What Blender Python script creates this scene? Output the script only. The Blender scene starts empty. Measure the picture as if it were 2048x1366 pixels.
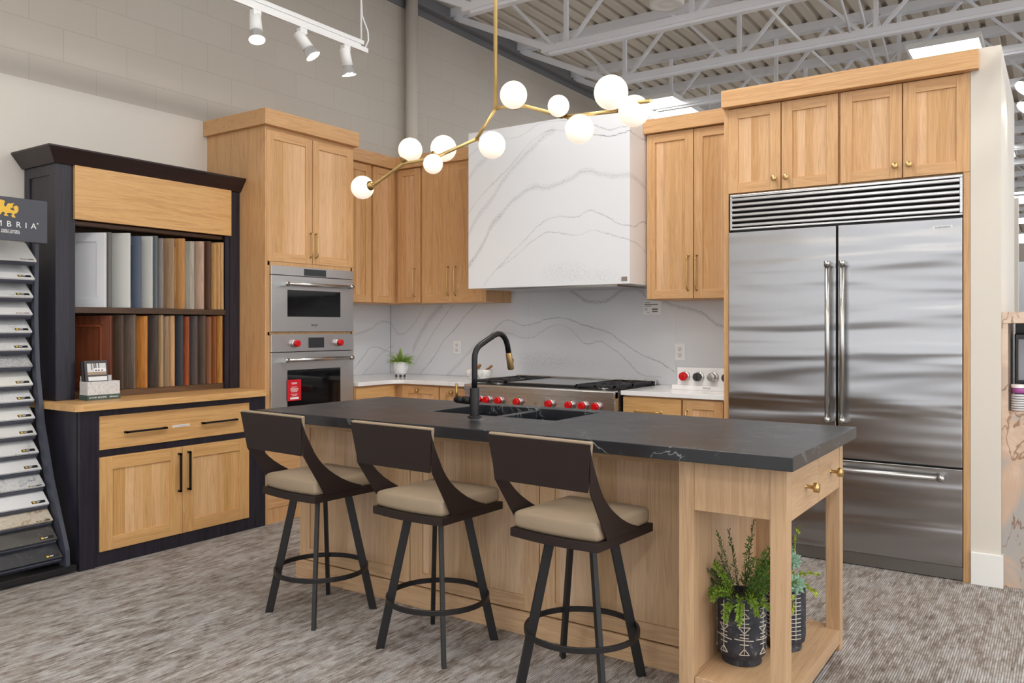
import bpy, math, random
from mathutils import Vector, Matrix
random.seed(7)
PI = math.pi
sc = bpy.context.scene
C = sc.collection

# ------------------------------------------------------------ camera, world, exposure
cam_d = bpy.data.cameras.new('camera'); cam = bpy.data.objects.new('camera', cam_d); C.objects.link(cam)
cam_d.sensor_width = 36; cam_d.lens = 36*1624.7/2048; cam_d.shift_y = -(683-653.7)/2048
cam.location = (0, 0, 1.334); cam.rotation_euler = (PI/2, 0, 0.59737)
cam_d.clip_start = 0.05; cam_d.clip_end = 200
sc.camera = cam
sc.view_settings.view_transform = 'Standard'; sc.view_settings.look = 'None'
sc.view_settings.gamma = 1; sc.view_settings.exposure = 0.15
W = bpy.data.worlds.new('world'); sc.world = W; W.use_nodes = True
W.node_tree.nodes['Background'].inputs[0].default_value = (0.93, 0.96, 1.0, 1)
W.node_tree.nodes['Background'].inputs[1].default_value = 2.1
PANEL_E, GLOBE_E, BULB_E, TRACK_W = 15.0, 2.6, 9.0, 22.0
sc.cycles.max_bounces = 8; sc.cycles.diffuse_bounces = 5; sc.cycles.glossy_bounces = 4
sc.cycles.sample_clamp_indirect = 6.0; sc.cycles.caustics_reflective = False; sc.cycles.caustics_refractive = False
sc.cycles.use_denoising = True

# ------------------------------------------------------------ material helpers
def lin(c):
    return tuple(((v/255)/12.92 if v/255 <= .04045 else ((v/255+.055)/1.055)**2.4) for v in c)+(1,)
class NT:
    def __init__(s, name):
        s.m = bpy.data.materials.new(name); s.m.use_nodes = True; s.t = s.m.node_tree
        s.b = s.t.nodes['Principled BSDF']; s._co = None
    def n(s, ty, **k):
        o = s.t.nodes.new('ShaderNode'+ty)
        for a, v in k.items(): setattr(o, a, v)
        return o
    def l(s, a, b): s.t.links.new(a, b)
    def co(s):
        if not s._co: s._co = s.n('TexCoord').outputs['Object']
        return s._co
    def setv(s, inp, v):
        if hasattr(v, 'is_output') or isinstance(v, bpy.types.NodeSocket): s.l(v, inp)
        else: inp.default_value = v
    def math(s, op, a, b=0.0, c=0.0, clamp=False):
        o = s.n('Math', operation=op); o.use_clamp = clamp
        s.setv(o.inputs[0], a); s.setv(o.inputs[1], b); s.setv(o.inputs[2], c); return o.outputs[0]
    def scale(s, v, sx, sy, sz, off=None):
        o = s.n('Mapping'); s.l(v, o.inputs[0]); o.inputs['Scale'].default_value = (sx, sy, sz)
        if off is not None: s.setv(o.inputs['Location'], off)
        return o.outputs[0]
    def noise(s, v, sc_=1, det=3, rough=.5, dist=0):
        o = s.n('TexNoise'); s.l(v, o.inputs['Vector']); o.inputs['Scale'].default_value = sc_
        o.inputs['Detail'].default_value = det; o.inputs['Roughness'].default_value = rough
        o.inputs['Distortion'].default_value = dist; return o.outputs[0]
    def mix(s, f, a, b, ty='MIX'):
        o = s.n('Mix', data_type='RGBA', blend_type=ty); s.setv(o.inputs[0], f)
        s.setv(o.inputs[6], a); s.setv(o.inputs[7], b); return o.outputs[2]
    def ramp(s, v, stops):
        o = s.n('ValToRGB'); s.l(v, o.inputs[0]); e = o.color_ramp.elements
        while len(e) < len(stops): e.new(.5)
        for i, (p, c) in enumerate(stops): e[i].position = p; e[i].color = c if len(c) == 4 else tuple(c)+(1,)
        return o.outputs[0]
    def bump(s, h, st=.3, d=.002):
        o = s.n('Bump'); s.l(h, o.inputs['Height']); o.inputs['Strength'].default_value = st
        o.inputs['Distance'].default_value = d; s.l(o.outputs[0], s.b.inputs['Normal'])
    def p(s, **k):
        for a, v in k.items(): s.setv(s.b.inputs[a.replace('_', ' ')], v)
        return s
    def xyz(s, v=None):
        o = s.n('SeparateXYZ'); s.l(v or s.co(), o.inputs[0]); return o.outputs
_cache = {}
def plain(name, rgb, rough=.5, metal=0, **k):
    if name in _cache: return _cache[name]
    t = NT(name); t.p(Base_Color=lin(rgb), Roughness=rough, Metallic=metal, **k)
    _cache[name] = t.m; return t.m
def emit(name, rgb, st):
    if name in _cache: return _cache[name]
    t = NT(name); t.p(Base_Color=lin(rgb), Emission_Color=lin(rgb), Emission_Strength=st, Roughness=.4)
    _cache[name] = t.m; return t.m

WOODS = {  # light, dark, rough
    'oak': ((217, 174, 125), (194, 147, 99), .42),
    'oak_yellow': ((222, 179, 121), (198, 150, 94), .42),
    'oak_pale': ((203, 170, 133), (180, 146, 112), .45),
    'ebony': ((44, 42, 56), (22, 20, 28), .36),
    'ebony_brown': ((52, 36, 36), (28, 20, 21), .36),
}
def wood(kind, axis='z', stave=0, seed=0, cols=None, rough=None):
    key = ('w', kind, axis, stave, seed)
    if key in _cache: return _cache[key]
    a, b, r = cols+(.42,) if cols else WOODS[kind]
    if rough: r = rough
    t = NT(kind+'_grain_'+axis+('_staves' if stave else ''))
    oi = t.n('ObjectInfo').outputs['Random']; off = t.n('CombineXYZ')
    for i in range(3): t.l(t.math('MULTIPLY', oi, 7.0+3*i), off.inputs[i])
    al, ac = 1.0, 19.0
    s1 = [ac]*3; s1['xyz'.index(axis)] = al
    base = t.co()
    if stave:
        x, y, z = t.xyz()
        u = t.math('FLOOR', t.math('DIVIDE', t.math('ADD', x, y), stave))
        wn = t.n('TexWhiteNoise', noise_dimensions='2D'); cb = t.n('CombineXYZ')
        t.l(u, cb.inputs[0]); t.l(oi, cb.inputs[1]); t.l(cb.outputs[0], wn.inputs['Vector'])
        rv = wn.outputs['Value']
        va = t.n('VectorMath', operation='ADD'); t.l(base, va.inputs[0])
        cb2 = t.n('CombineXYZ'); t.l(t.math('MULTIPLY', rv, 9.0), cb2.inputs[0]); t.l(t.math('MULTIPLY', rv, 5.0), cb2.inputs[2])
        t.l(cb2.outputs[0], va.inputs[1]); base = va.outputs[0]
    v1 = t.scale(base, *s1, off=off.outputs[0])
    n1 = t.noise(v1, 1.0, 4, .55, 1.6)
    s2 = [230.0]*3; s2['xyz'.index(axis)] = 7.0
    n2 = t.noise(t.scale(base, *s2, off=off.outputs[0]), 1, 2, .6)
    w = t.n('Math', operation='SINE'); t.l(t.math('MULTIPLY', n1, 34.0), w.inputs[0])
    g = t.math('MULTIPLY_ADD', w.outputs[0], .12, t.math('MULTIPLY', n1, .75))
    g = t.math('ADD', g, t.math('MULTIPLY', n2, .38))
    f = t.ramp(g, [(.28, (0, 0, 0)), (.85, (1, 1, 1))])
    col = t.mix(f, lin(a), lin(b))
    pore = t.ramp(n2, [(.60, (0, 0, 0)), (.72, (1, 1, 1))])
    col = t.mix(t.math('MULTIPLY', pore, .34), col, tuple(v*.55 for v in lin(b)[:3])+(1,))
    if stave:
        br = t.n('HueSaturation'); t.l(col, br.inputs['Color'])
        t.l(t.math('MULTIPLY_ADD', rv, .26, .92), br.inputs['Value'])
        t.l(t.math('MULTIPLY_ADD', rv, -.20, 1.06), br.inputs['Saturation']); col = br.outputs[0]
    t.p(Base_Color=col, Roughness=r); t.bump(n2, .12, .0008)
    _cache[key] = t.m; return t.m

def steel(name, rgb=(196, 196, 196), rough=.24, axis='x', wav=False):
    if name in _cache: return _cache[name]
    t = NT(name); s = [220.0]*3; s['xyz'.index(axis)] = 1.2
    if wav:     # slightly wavy sheet metal: broad horizontal ripples
        t.p(Anisotropic=.5, Base_Color=lin(rgb), Roughness=rough, Metallic=1.0)
        h = t.noise(t.scale(t.co(), .5, .5, 5.0), 1, 2.0, .45, .25); t.bump(h, 1.0, .030)
    else:
        n = t.noise(t.scale(t.co(), *s), 1, 2, .5)
        t.p(Base_Color=t.mix(n, lin(rgb), lin(tuple(v-8 for v in rgb))), Metallic=1.0, Roughness=t.math('MULTIPLY_ADD', n, .04, rough-.02))
    _cache[name] = t.m; return t.m

def vein_mat(name, veins, u0, u1, z0, z1, uoff, base=(236, 236, 238), rough=.16, clouds=()):
    """white quartz with veins that follow the slab: each vein is z = curve(u), u = x + y - uoff"""
    t = NT(name); x, y, z = t.xyz()
    u = t.math('SUBTRACT', t.math('ADD', x, y), uoff)
    cn = t.n('CombineXYZ'); t.l(u, cn.inputs[0]); t.l(z, cn.inputs[2]); P = cn.outputs[0]
    un = t.math('DIVIDE', t.math('SUBTRACT', u, u0), u1-u0)
    jit = t.math('MULTIPLY', t.math('SUBTRACT', t.noise(P, 20, 4, .65), .5), .036)
    jit = t.math('ADD', jit, t.math('MULTIPLY', t.math('SUBTRACT', t.noise(P, 110, 2, .6), .5), .012))
    sp = t.noise(P, 170, 3, .75)
    speck = t.ramp(sp, [(.50, (0, 0, 0)), (.56, (1, 1, 1))])
    big = t.noise(P, 3.2, 2, .5)
    zj = t.math('ADD', z, jit); col = lin(base)
    tot = None
    for pts, wd, st, tone in veins:
        fc = t.n('FloatCurve'); t.l(un, fc.inputs['Value'])
        cv = fc.mapping.curves[0]; P2 = sorted(((a-u0)/(u1-u0), (b-z0)/(z1-z0)) for a, b in pts)
        while len(cv.points) < len(P2): cv.points.new(.5, .5)
        for i, q in enumerate(P2): cv.points[i].location = q
        fc.mapping.update()
        zc = t.math('MULTIPLY_ADD', fc.outputs[0], z1-z0, z0)
        sl = max(abs((P2[-1][1]-P2[0][1])*(z1-z0)/max(1e-3, (P2[-1][0]-P2[0][0])*(u1-u0))), 0)
        kk = math.sqrt(1+min(sl, 2.0)**2)
        thin = wd <= .0125
        d = t.math('ABSOLUTE', t.math('SUBTRACT', zj, zc))
        core = t.math('SUBTRACT', 1.0, t.math('DIVIDE', d, (.0036 if thin else .003)*kk), clamp=True)
        halo = t.math('SUBTRACT', 1.0, t.math('DIVIDE', d, (.013 if thin else wd*.8)*kk), clamp=True)
        m = t.math('MULTIPLY', t.math('LESS_THAN', un, P2[-1][0]), t.math('GREATER_THAN', un, P2[0][0]))
        core = t.math('MULTIPLY', core, t.math('MULTIPLY_ADD', big, 2.6 if thin else 1.0, -.55 if thin else -.2), clamp=True)
        halo = t.math('MULTIPLY', t.math('MULTIPLY', halo, speck), t.math('MULTIPLY_ADD', big, 1.5, -.25) if thin else .95)
        f = t.math('MULTIPLY', t.math('MULTIPLY', t.math('MAXIMUM', core, t.math('MULTIPLY', halo, .55 if thin else 1.0)), m), min(1.0, st*1.1))
        c = {0: lin((118, 121, 128)), 1: lin((166, 148, 122))}[tone]
        col = t.mix(t.math('MINIMUM', f, 1.0), col, c)
    for (cu, cz, ru, rz, st) in clouds:
        e = t.math('ADD', t.math('POWER', t.math('ABSOLUTE', t.math('DIVIDE', t.math('SUBTRACT', u, cu), ru)), 2.0),
                   t.math('POWER', t.math('ABSOLUTE', t.math('DIVIDE', t.math('SUBTRACT', z, cz), rz)), 2.0))
        f = t.math('SUBTRACT', 1.0, e, clamp=True)
        st_n = t.ramp(t.noise(t.scale(P, 1, 1, 3.0), 60, 4, .7, .6), [(.50, (0, 0, 0)), (.60, (1, 1, 1))])
        f = t.math('MULTIPLY', t.math('MULTIPLY', f, st_n), st)
        col = t.mix(t.math('MINIMUM', f, 1.0), col, lin((140, 138, 134)))
    t.p(Base_Color=col, Roughness=rough); return t.m

def stone(name, base, vein, scale=3.0, width=.02, rough=.3, speck=None, dist=1.2, cloud=.0, det=5):
    t = NT(name); v = t.co()
    oi = t.n('ObjectInfo').outputs['Random']; off = t.n('CombineXYZ')
    for i in range(3): t.l(t.math('MULTIPLY', oi, 11.0+5*i), off.inputs[i])
    v = t.scale(v, 1, 1, 1, off=off.outputs[0])
    n = t.noise(v, scale, det, .55, dist)
    d = t.math('ABSOLUTE', t.math('SUBTRACT', n, .5))
    f = t.math('SUBTRACT', 1.0, t.math('DIVIDE', d, width), clamp=True)
    m = t.ramp(t.noise(v, scale*1.3, 2), [(.45, (0, 0, 0)), (.62, (1, 1, 1))])
    f = t.math('MULTIPLY', f, m)
    col = lin(base)
    if cloud: col = t.mix(t.math('MULTIPLY', t.noise(v, scale*.8, 4, .6), cloud), lin(base), lin(vein))
    if speck:
        s = t.ramp(t.noise(v, 95, 3, .7), [(.48, (0, 0, 0)), (.60, (1, 1, 1))]); col = t.mix(t.math('MULTIPLY', s, .65), col, lin(speck))
    col = t.mix(f, col, lin(vein)); t.p(Base_Color=col, Roughness=rough); return t.m

# ------------------------------------------------------------ mesh helpers
class MB:
    def __init__(s): s.v = []; s.f = []; s.mi = []; s.sm = []
    def add(s, vs, fs, mi=0, smooth=False):
        b = len(s.v); s.v += [tuple(q) for q in vs]
        for f in fs: s.f.append([b+i for i in f]); s.mi.append(mi); s.sm.append(smooth)
        return s
    def box(s, x0, x1, y0, y1, z0, z1, mi=0):
        x0, x1 = sorted((x0, x1)); y0, y1 = sorted((y0, y1)); z0, z1 = sorted((z0, z1))
        v = [(x, y, z) for z in (z0, z1) for y in (y0, y1) for x in (x0, x1)]
        return s.add(v, [(0, 2, 3, 1), (4, 5, 7, 6), (0, 1, 5, 4), (2, 6, 7, 3), (0, 4, 6, 2), (1, 3, 7, 5)], mi)
    def fb(s, face, pl, a0, a1, d0, d1, z0, z1, mi=0):      # box on a front: face 'y' looks to -y, face 'x' looks to +x
        if face == 'y': return s.box(a0, a1, pl-d1, pl-d0, z0, z1, mi)
        return s.box(pl+d0, pl+d1, a0, a1, z0, z1, mi)
    def prism(s, poly, fn, t0, t1, mi=0, smooth=False):     # poly 2D, fn(a,b,t)->xyz
        n = len(poly); v = [fn(a, b, t0) for a, b in poly]+[fn(a, b, t1) for a, b in poly]
        s.add(v, [tuple(range(n)), tuple(range(2*n-1, n-1, -1))], mi)
        b = len(s.v)-2*n
        for i in range(n):
            j = (i+1) % n; s.f.append([b+i, b+n+i, b+n+j, b+j]); s.mi.append(mi); s.sm.append(smooth)
        return s
    def tube(s, pts, r, seg=10, mi=0, caps=True):
        pts = [Vector(p) for p in pts]; n = len(pts); R = r if isinstance(r, (list, tuple)) else [r]*n
        T = []
        for i in range(n):
            a = pts[max(i-1, 0)]; b = pts[min(i+1, n-1)]; T.append((b-a).normalized())
        up = Vector((0, 0, 1)) if abs(T[0].z) < .9 else Vector((1, 0, 0))
        N = (up-T[0]*up.dot(T[0])).normalized(); vs = []
        for i in range(n):
            N = (N-T[i]*N.dot(T[i])).normalized(); B = T[i].cross(N)
            for k in range(seg):
                a = 2*PI*k/seg; vs.append(pts[i]+(N*math.cos(a)+B*math.sin(a))*R[i])
        fs = [(i*seg+k, i*seg+(k+1) % seg, (i+1)*seg+(k+1) % seg, (i+1)*seg+k) for i in range(n-1) for k in range(seg)]
        s.add(vs, fs, mi, True); b = len(s.v)-len(vs)
        if caps:
            s.f.append([b+k for k in range(seg)][::-1]); s.mi.append(mi); s.sm.append(False)
            s.f.append([b+(n-1)*seg+k for k in range(seg)]); s.mi.append(mi); s.sm.append(False)
        return s
    def lathe(s, prof, c, ax='z', seg=24, mi=0):            # prof [(r,h)], axis through c
        c = Vector(c); A = {'z': (Vector((1, 0, 0)), Vector((0, 1, 0)), Vector((0, 0, 1))),
                            'y': (Vector((1, 0, 0)), Vector((0, 0, 1)), Vector((0, -1, 0))),
                            'x': (Vector((0, 1, 0)), Vector((0, 0, 1)), Vector((1, 0, 0)))}
        U, V, H = A[ax] if isinstance(ax, str) else ax
        vs = [c+(U*math.cos(2*PI*k/seg)+V*math.sin(2*PI*k/seg))*max(r, 1e-5)+H*h for r, h in prof for k in range(seg)]
        n = len(prof)
        fs = [(i*seg+k, i*seg+(k+1) % seg, (i+1)*seg+(k+1) % seg, (i+1)*seg+k) for i in range(n-1) for k in range(seg)]
        return s.add(vs, fs, mi, True)
    def sphere(s, c, r, sx=1, sy=1, sz=1, seg=24, rings=14, mi=0):
        vs = []
        for i in range(rings+1):
            p = PI*i/rings
            for k in range(seg):
                a = 2*PI*k/seg
                vs.append((c[0]+r*sx*math.sin(p)*math.cos(a), c[1]+r*sy*math.sin(p)*math.sin(a), c[2]+r*sz*math.cos(p)))
        fs = [(i*seg+k, (i+1)*seg+k, (i+1)*seg+(k+1) % seg, i*seg+(k+1) % seg) for i in range(rings) for k in range(seg)]
        return s.add(vs, fs, mi, True)
    def bar(s, p0, p1, w, h, mi=0, up=(0, 0, 1)):           # rectangular bar between two points
        p0, p1 = Vector(p0), Vector(p1); T = (p1-p0).normalized(); u = Vector(up)
        if abs(T.dot(u)) > .98: u = Vector((1, 0, 0))
        S = T.cross(u).normalized()*w/2; Nn = S.cross(T).normalized()*h/2
        v = [p+a+b for p in (p0, p1) for a, b in ((-S, -Nn), (S, -Nn), (S, Nn), (-S, Nn))]
        return s.add(v, [(3, 2, 1, 0), (4, 5, 6, 7), (0, 1, 5, 4), (1, 2, 6, 5), (2, 3, 7, 6), (3, 0, 4, 7)], mi)

ORG = {}
def obj(name, mb, mats, parent=None, bevel=0, seg=2, origin=None, recalc=True):
    if not isinstance(mats, (list, tuple)): mats = [mats]
    if parent is None:
        if origin is None:
            xs, ys, zs = zip(*mb.v); origin = ((min(xs)+max(xs))/2, (min(ys)+max(ys))/2, min(zs))
        o0 = Vector(origin)
    else: o0 = ORG[parent.name]
    me = bpy.data.meshes.new(name)
    me.from_pydata([tuple(Vector(v)-o0) for v in mb.v], [], mb.f)
    for m in mats: me.materials.append(m)
    me.polygons.foreach_set('material_index', mb.mi); me.polygons.foreach_set('use_smooth', mb.sm)
    if recalc:
        import bmesh
        bm = bmesh.new(); bm.from_mesh(me); bmesh.ops.recalc_face_normals(bm, faces=bm.faces); bm.to_mesh(me); bm.free()
    me.update()
    o = bpy.data.objects.new(name, me); C.objects.link(o)
    if parent is None: o.location = o0
    else: o.parent = parent
    ORG[o.name] = o0
    if bevel:
        b = o.modifiers.new('bevel', 'BEVEL'); b.width = bevel; b.segments = seg; b.limit_method = 'ANGLE'; b.angle_limit = .6
        b.harden_normals = False
    return o
def tag(o, label=None, cat=None, group=None, kind=None):
    if label: o['label'] = label
    if cat: o['category'] = cat
    if group: o['group'] = group
    if kind: o['kind'] = kind
    return o
def thing(name, loc, label, cat, group=None, kind=None):
    o = bpy.data.objects.new(name, None); C.objects.link(o); o.location = loc; o.empty_display_size = .05
    ORG[o.name] = Vector(loc); return tag(o, label, cat, group, kind)
def dup(root, loc, label=None, rz=None):
    r = root.copy(); C.objects.link(r); r.location = loc
    if rz is not None: r.rotation_euler = (0, 0, rz)
    if label: r['label'] = label
    ORG[r.name] = Vector(loc)
    for ch in list(root.children):
        c = ch.copy(); C.objects.link(c); c.parent = r
        for g in list(ch.children):
            d = g.copy(); C.objects.link(d); d.parent = c
    return r
def text(name, body, size, M, mat, parent, ext=.0006, align='CENTER', sx=1.0):
    cu = bpy.data.curves.new(name, 'FONT'); cu.body = body; cu.size = size; cu.extrude = ext; cu.align_x = align; cu.align_y = 'CENTER'
    cu.resolution_u = 3
    to = bpy.data.objects.new('tmp', cu); C.objects.link(to)
    dg = bpy.context.evaluated_depsgraph_get(); dg.update()
    me = bpy.data.meshes.new_from_object(to.evaluated_get(dg)); C.objects.unlink(to); bpy.data.objects.remove(to)
    me.transform(Matrix.Diagonal((sx, 1, 1, 1))); me.transform(M); me.transform(Matrix.Translation(-ORG[parent.name]))
    me.name = name; me.materials.clear(); me.materials.append(mat)
    o = bpy.data.objects.new(name, me); C.objects.link(o); o.parent = parent; ORG[o.name] = ORG[parent.name]; return o
def Mx(y, z, x):   # text facing +x at plane x: reading direction +y
    return Matrix(((0, 0, 1, x), (1, 0, 0, y), (0, 1, 0, z), (0, 0, 0, 1)))
def My(x, z, y):   # text facing -y at plane y
    return Matrix(((1, 0, 0, x), (0, 0, -1, y), (0, 1, 0, z), (0, 0, 0, 1)))

# ------------------------------------------------------------ shared materials
brass = plain('brushed_brass', (206, 174, 118), .32, 1)
brass_dk = plain('aged_brass', (176, 146, 96), .35, 1)
black_m = plain('matte_black_metal', (18, 18, 20), .4, 0, Specular_IOR_Level=.4)
bronze_m = NT('dark_bronze_powder_coat'); _n = bronze_m.noise(bronze_m.co(), 180, 3, .7)
bronze_m.p(Base_Color=bronze_m.mix(_n, lin((30, 22, 21)), lin((44, 31, 28))), Roughness=.5, Specular_IOR_Level=.35); bronze_m.bump(_n, .15, .0006); bronze_m = bronze_m.m
leg_m = plain('black_powder_coat', (28, 27, 28), .45, 0, Specular_IOR_Level=.4)
white_p = plain('white_paint', (235, 235, 233), .45)
white_m = plain('white_enamel', (238, 238, 238), .3)
red_m = plain('red_enamel', (200, 12, 22), .25)
SS = steel('brushed_steel', (200, 200, 201), .27, 'x')
SSy = steel('brushed_steel_oven', (206, 207, 209), .42, 'y')
SSd = steel('fridge_door_steel', (170, 170, 172), .27, 'z', wav=True)
SSb = plain('polished_steel', (190, 189, 187), .27, 1)
glass_b = plain('black_oven_glass', (16, 16, 19), .06)
screen = plain('dark_display_glass', (42, 44, 48), .15)
joist_m = plain('joist_white_paint', (236, 238, 244), .5)
gap_m = plain('dark_gap', (24, 20, 18), .8)
OX, OY, OZ = wood('oak', 'x'), wood('oak', 'y'), wood('oak', 'z')
OS = wood('oak', 'z', .062); EZ = wood('ebony', 'z'); EY = wood('ebony_brown', 'y')

# ------------------------------------------------------------ the setting
t = NT('loop_carpet'); v = t.co()
x, y, z = t.xyz()
xr = t.math('DIVIDE', x, .0092); row = t.math('FLOOR', xr); prof = t.math('ABSOLUTE', t.math('SUBTRACT', t.math('FRACT', xr), .5))
cb = t.n('CombineXYZ'); t.l(t.math('MULTIPLY', row, 17.31), cb.inputs[0]); t.l(t.math('MULTIPLY', y, 9.0), cb.inputs[1])
n1 = t.noise(cb.outputs[0], 1, 3, .7)
cb = t.n('CombineXYZ'); t.l(t.math('MULTIPLY', t.math('FLOOR', t.math('DIVIDE', xr, 3.0)), 5.77), cb.inputs[0]); t.l(t.math('MULTIPLY', y, 8.0), cb.inputs[1])
n2 = t.noise(cb.outputs[0], 1, 2, .5)
n3 = t.noise(t.scale(v, 11, 5.5, 1), 1, 3, .55); n4 = t.noise(v, 330, 3, .8); n5 = t.noise(v, .9, 2)
g = t.math('ADD', t.math('MULTIPLY', n1, .62), t.math('MULTIPLY', n2, .38))
g = t.math('ADD', g, t.math('MULTIPLY', t.math('SUBTRACT', n3, .5), .16))
c = t.ramp(g, [(.36, lin((104, 94, 88))), (.44, lin((152, 144, 138))), (.52, lin((190, 186, 183))), (.60, lin((220, 220, 222)))])
c = t.mix(t.ramp(n3, [(.55, (0, 0, 0)), (.62, (.45, .45, .45))]), c, lin((200, 203, 207)))
c = t.mix(t.math('MULTIPLY', t.math('MULTIPLY', prof, prof), 3.4, clamp=True), c, lin((78, 70, 66)))
c = t.mix(t.ramp(n4, [(.40, (.4, .4, .4)), (.54, (0, 0, 0))]), c, lin((104, 96, 90)))
c = t.mix(t.ramp(n5, [(.40, (.25, .25, .25)), (.60, (0, 0, 0))]), c, lin((150, 136, 124)))
t.p(Base_Color=c, Roughness=.95); t.bump(t.math('ADD', t.math('MULTIPLY', prof, -1.2), t.math('MULTIPLY', n4, .6)), .6, .004); carpet = t.m
FX0, FX1, FY0, FY1 = -5.09, 9.0, -6.0, 34.0
def struct(name, mb, m, **k): o = obj(name, mb, m, **k); o['kind'] = 'structure'; return o
struct('floor', MB().box(FX0-.3, FX1, FY0, FY1, -.1, 0), carpet)

t = NT('painted_block'); x, y, z = t.xyz(); cb = t.n('CombineXYZ'); t.l(t.math('ADD', y, .262), cb.inputs[0]); t.l(t.math('ADD', z, .086), cb.inputs[1])
br = t.n('TexBrick'); t.l(cb.outputs[0], br.inputs['Vector']); br.offset = .5
for k, q in dict(Scale=1.0).items(): br.inputs[k].default_value = q
br.inputs['Color1'].default_value = lin((194, 186, 175)); br.inputs['Color2'].default_value = lin((196, 189, 178)); br.inputs['Mortar'].default_value = lin((182, 175, 164))
br.inputs['Mortar Size'].default_value = .0026; br.inputs['Mortar Smooth'].default_value = .3
br.inputs['Brick Width'].default_value = .406; br.inputs['Row Height'].default_value = .2032
nn = t.noise(t.co(), 130, 3, .6)
t.p(Base_Color=br.outputs['Color'], Roughness=.6)
t.bump(t.math('SUBTRACT', t.math('MULTIPLY', nn, .35), t.math('MULTIPLY', br.outputs['Fac'], 1.0)), .4, .005); block = t.m
struct('wall_left', MB().box(FX0-.2, FX0, FY0, FY1, 0, 4.75), block, origin=(0, 0, 0))
wallp = plain('wall_paint_warm_white', (222, 216, 207), .6)
struct('trim_1', MB().box(FX0, FX0+.012, FY0, 5.3, 0, 2.80), wallp)
struct('wall_back', MB().box(FX0+.012, -.405, 5.512, 5.64, 0, 2.58), wallp)
t = NT('wall_roller_paint'); n = t.noise(t.co(), 240, 2); t.p(Base_Color=lin((216, 210, 200)), Roughness=.55); t.bump(n, .12, .001)
struct('wall_right', MB().box(-.405, -.268, 4.834, 6.15, 0, 2.775), t.m)
struct('baseboard_right', MB().box(-.403, -.258, 4.818, 4.834, 0, .168).box(-.268, -.258, 4.82, 4.868, 0, .168), white_p, bevel=.003)
# unseen wall behind the camera, openings made up to let light in; walls far away and to the right
mb = MB(); y0, y1 = FY0-.15, FY0
mb.box(FX0, FX1, y0, y1, 0, .3).box(FX0, FX1, y0, y1, 4.1, 4.75)
for a, b in ((-5.1, -4.6), (-2.0, -1.7), (.9, 1.2), (3.5, 3.8), (6.1, 6.4), (8.7, 9.0)): mb.box(a, b, y0, y1, .3, 4.1)
mb.box(FX0, FX1, y0, y1, 1.02, 1.30).box(FX0, FX1, y0, y1, 2.05, 2.20).box(FX0, FX1, y0, y1, 2.75, 3.05)  # unseen crossbars added to give bands in the steel's reflections
struct('wall_front', mb, wallp)
struct('wall_far', MB().box(FX0, FX1, FY1, FY1+.1, 0, 4.3), wallp)
# roof deck: corrugated sheet, ribs run front to back
mb = MB(); pts = []; xx = FX0
while xx < FX1:
    pts += [(xx, 4.50), (xx+.085, 4.50), (xx+.105, 4.545), (xx+.135, 4.545), (xx+.152, 4.50)]; xx += .152
seen = []
for p in pts:
    if not seen or abs(p[0]-seen[-1][0]) > 1e-4: seen.append(p)
vs = [(a, yy, b) for yy in (FY0, FY1) for a, b in seen]; n = len(seen)
mb.add(vs, [(i, i+1, n+i+1, n+i) for i in range(n-1)])
mb.box(FX0, FX1, FY0, FY1, 4.60, 4.62)
struct('ceiling', mb, plain('deck_beige_paint', (216, 208, 197), .6), recalc=False)
struct('trim_2', MB().box(FX0, FX0+.09, FY0, FY1, 4.36, 4.375).box(FX0, FX0+.012, FY0, FY1, 4.30, 4.36).box(FX0, FX0+.04, FY0, FY1, 4.375, 4.5), plain('grey_steel_angle', (120, 120, 124), .5))

# roof joists
def joist(y):
    o = thing('roof_joist', (FX0, y, 3.85), '', 'joist', 'white open-web steel roof joists')
    X1 = 8.6; zt, zb = 4.465, 3.88
    obj('top_chord', MB().box(FX0+.02, X1, y-.055, y-.008, zt-.05, zt+.035).box(FX0+.02, X1, y+.008, y+.055, zt-.05, zt+.035), joist_m, o)
    obj('bottom_chord', MB().box(-3.99, X1, y-.05, y-.008, zb-.022, zb+.035).box(-3.99, X1, y+.008, y+.05, zb-.022, zb+.035).box(-3.92, X1, y-.03, y+.03, zb-.045, zb-.022), joist_m, o)
    obj('end_brace', MB().bar((FX0+.06, y, 4.42), (-3.93, y, zb+.02), .05, .06), joist_m, o)
    def web(a, b, w=.028): obj('web_member', MB().bar(a, b, w, w), joist_m, o)
    xb = -3.75; k = 0
    while xb < 5.6:
        web((xb-.10, y, zb), (xb-.62, y, zt-.03)); web((xb, y, zb), (xb, y, zt-.03), .036)
        web((xb+.02, y, zb), (xb+.55, y, zt-.03))
        xb += 1.2; k += 1
    return o
J = ['nearest above the hanging light', 'second back from the hanging light', 'third back, above the oven tower line', 'fourth back, level with the hood', 'fifth back, just past the kitchen wall',
     'sixth back, over the lit ceiling panels', 'seventh back, behind the lit ceiling panels', 'eighth back, seen low over the cabinets', 'ninth back in the far ceiling', 'tenth back in the far ceiling', 'eleventh back in the far ceiling', 'twelfth back in the far ceiling', 'thirteenth back in the far ceiling', 'fourteenth back in the far ceiling', 'fifteenth and farthest back']
j0 = joist(5.20); j0['label'] = 'white open-web roof joist, '+J[0]
for k in range(1, 15): dup(j0, (FX0, 5.20+1.19*k, 3.85), 'white open-web roof joist, '+J[k])
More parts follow.
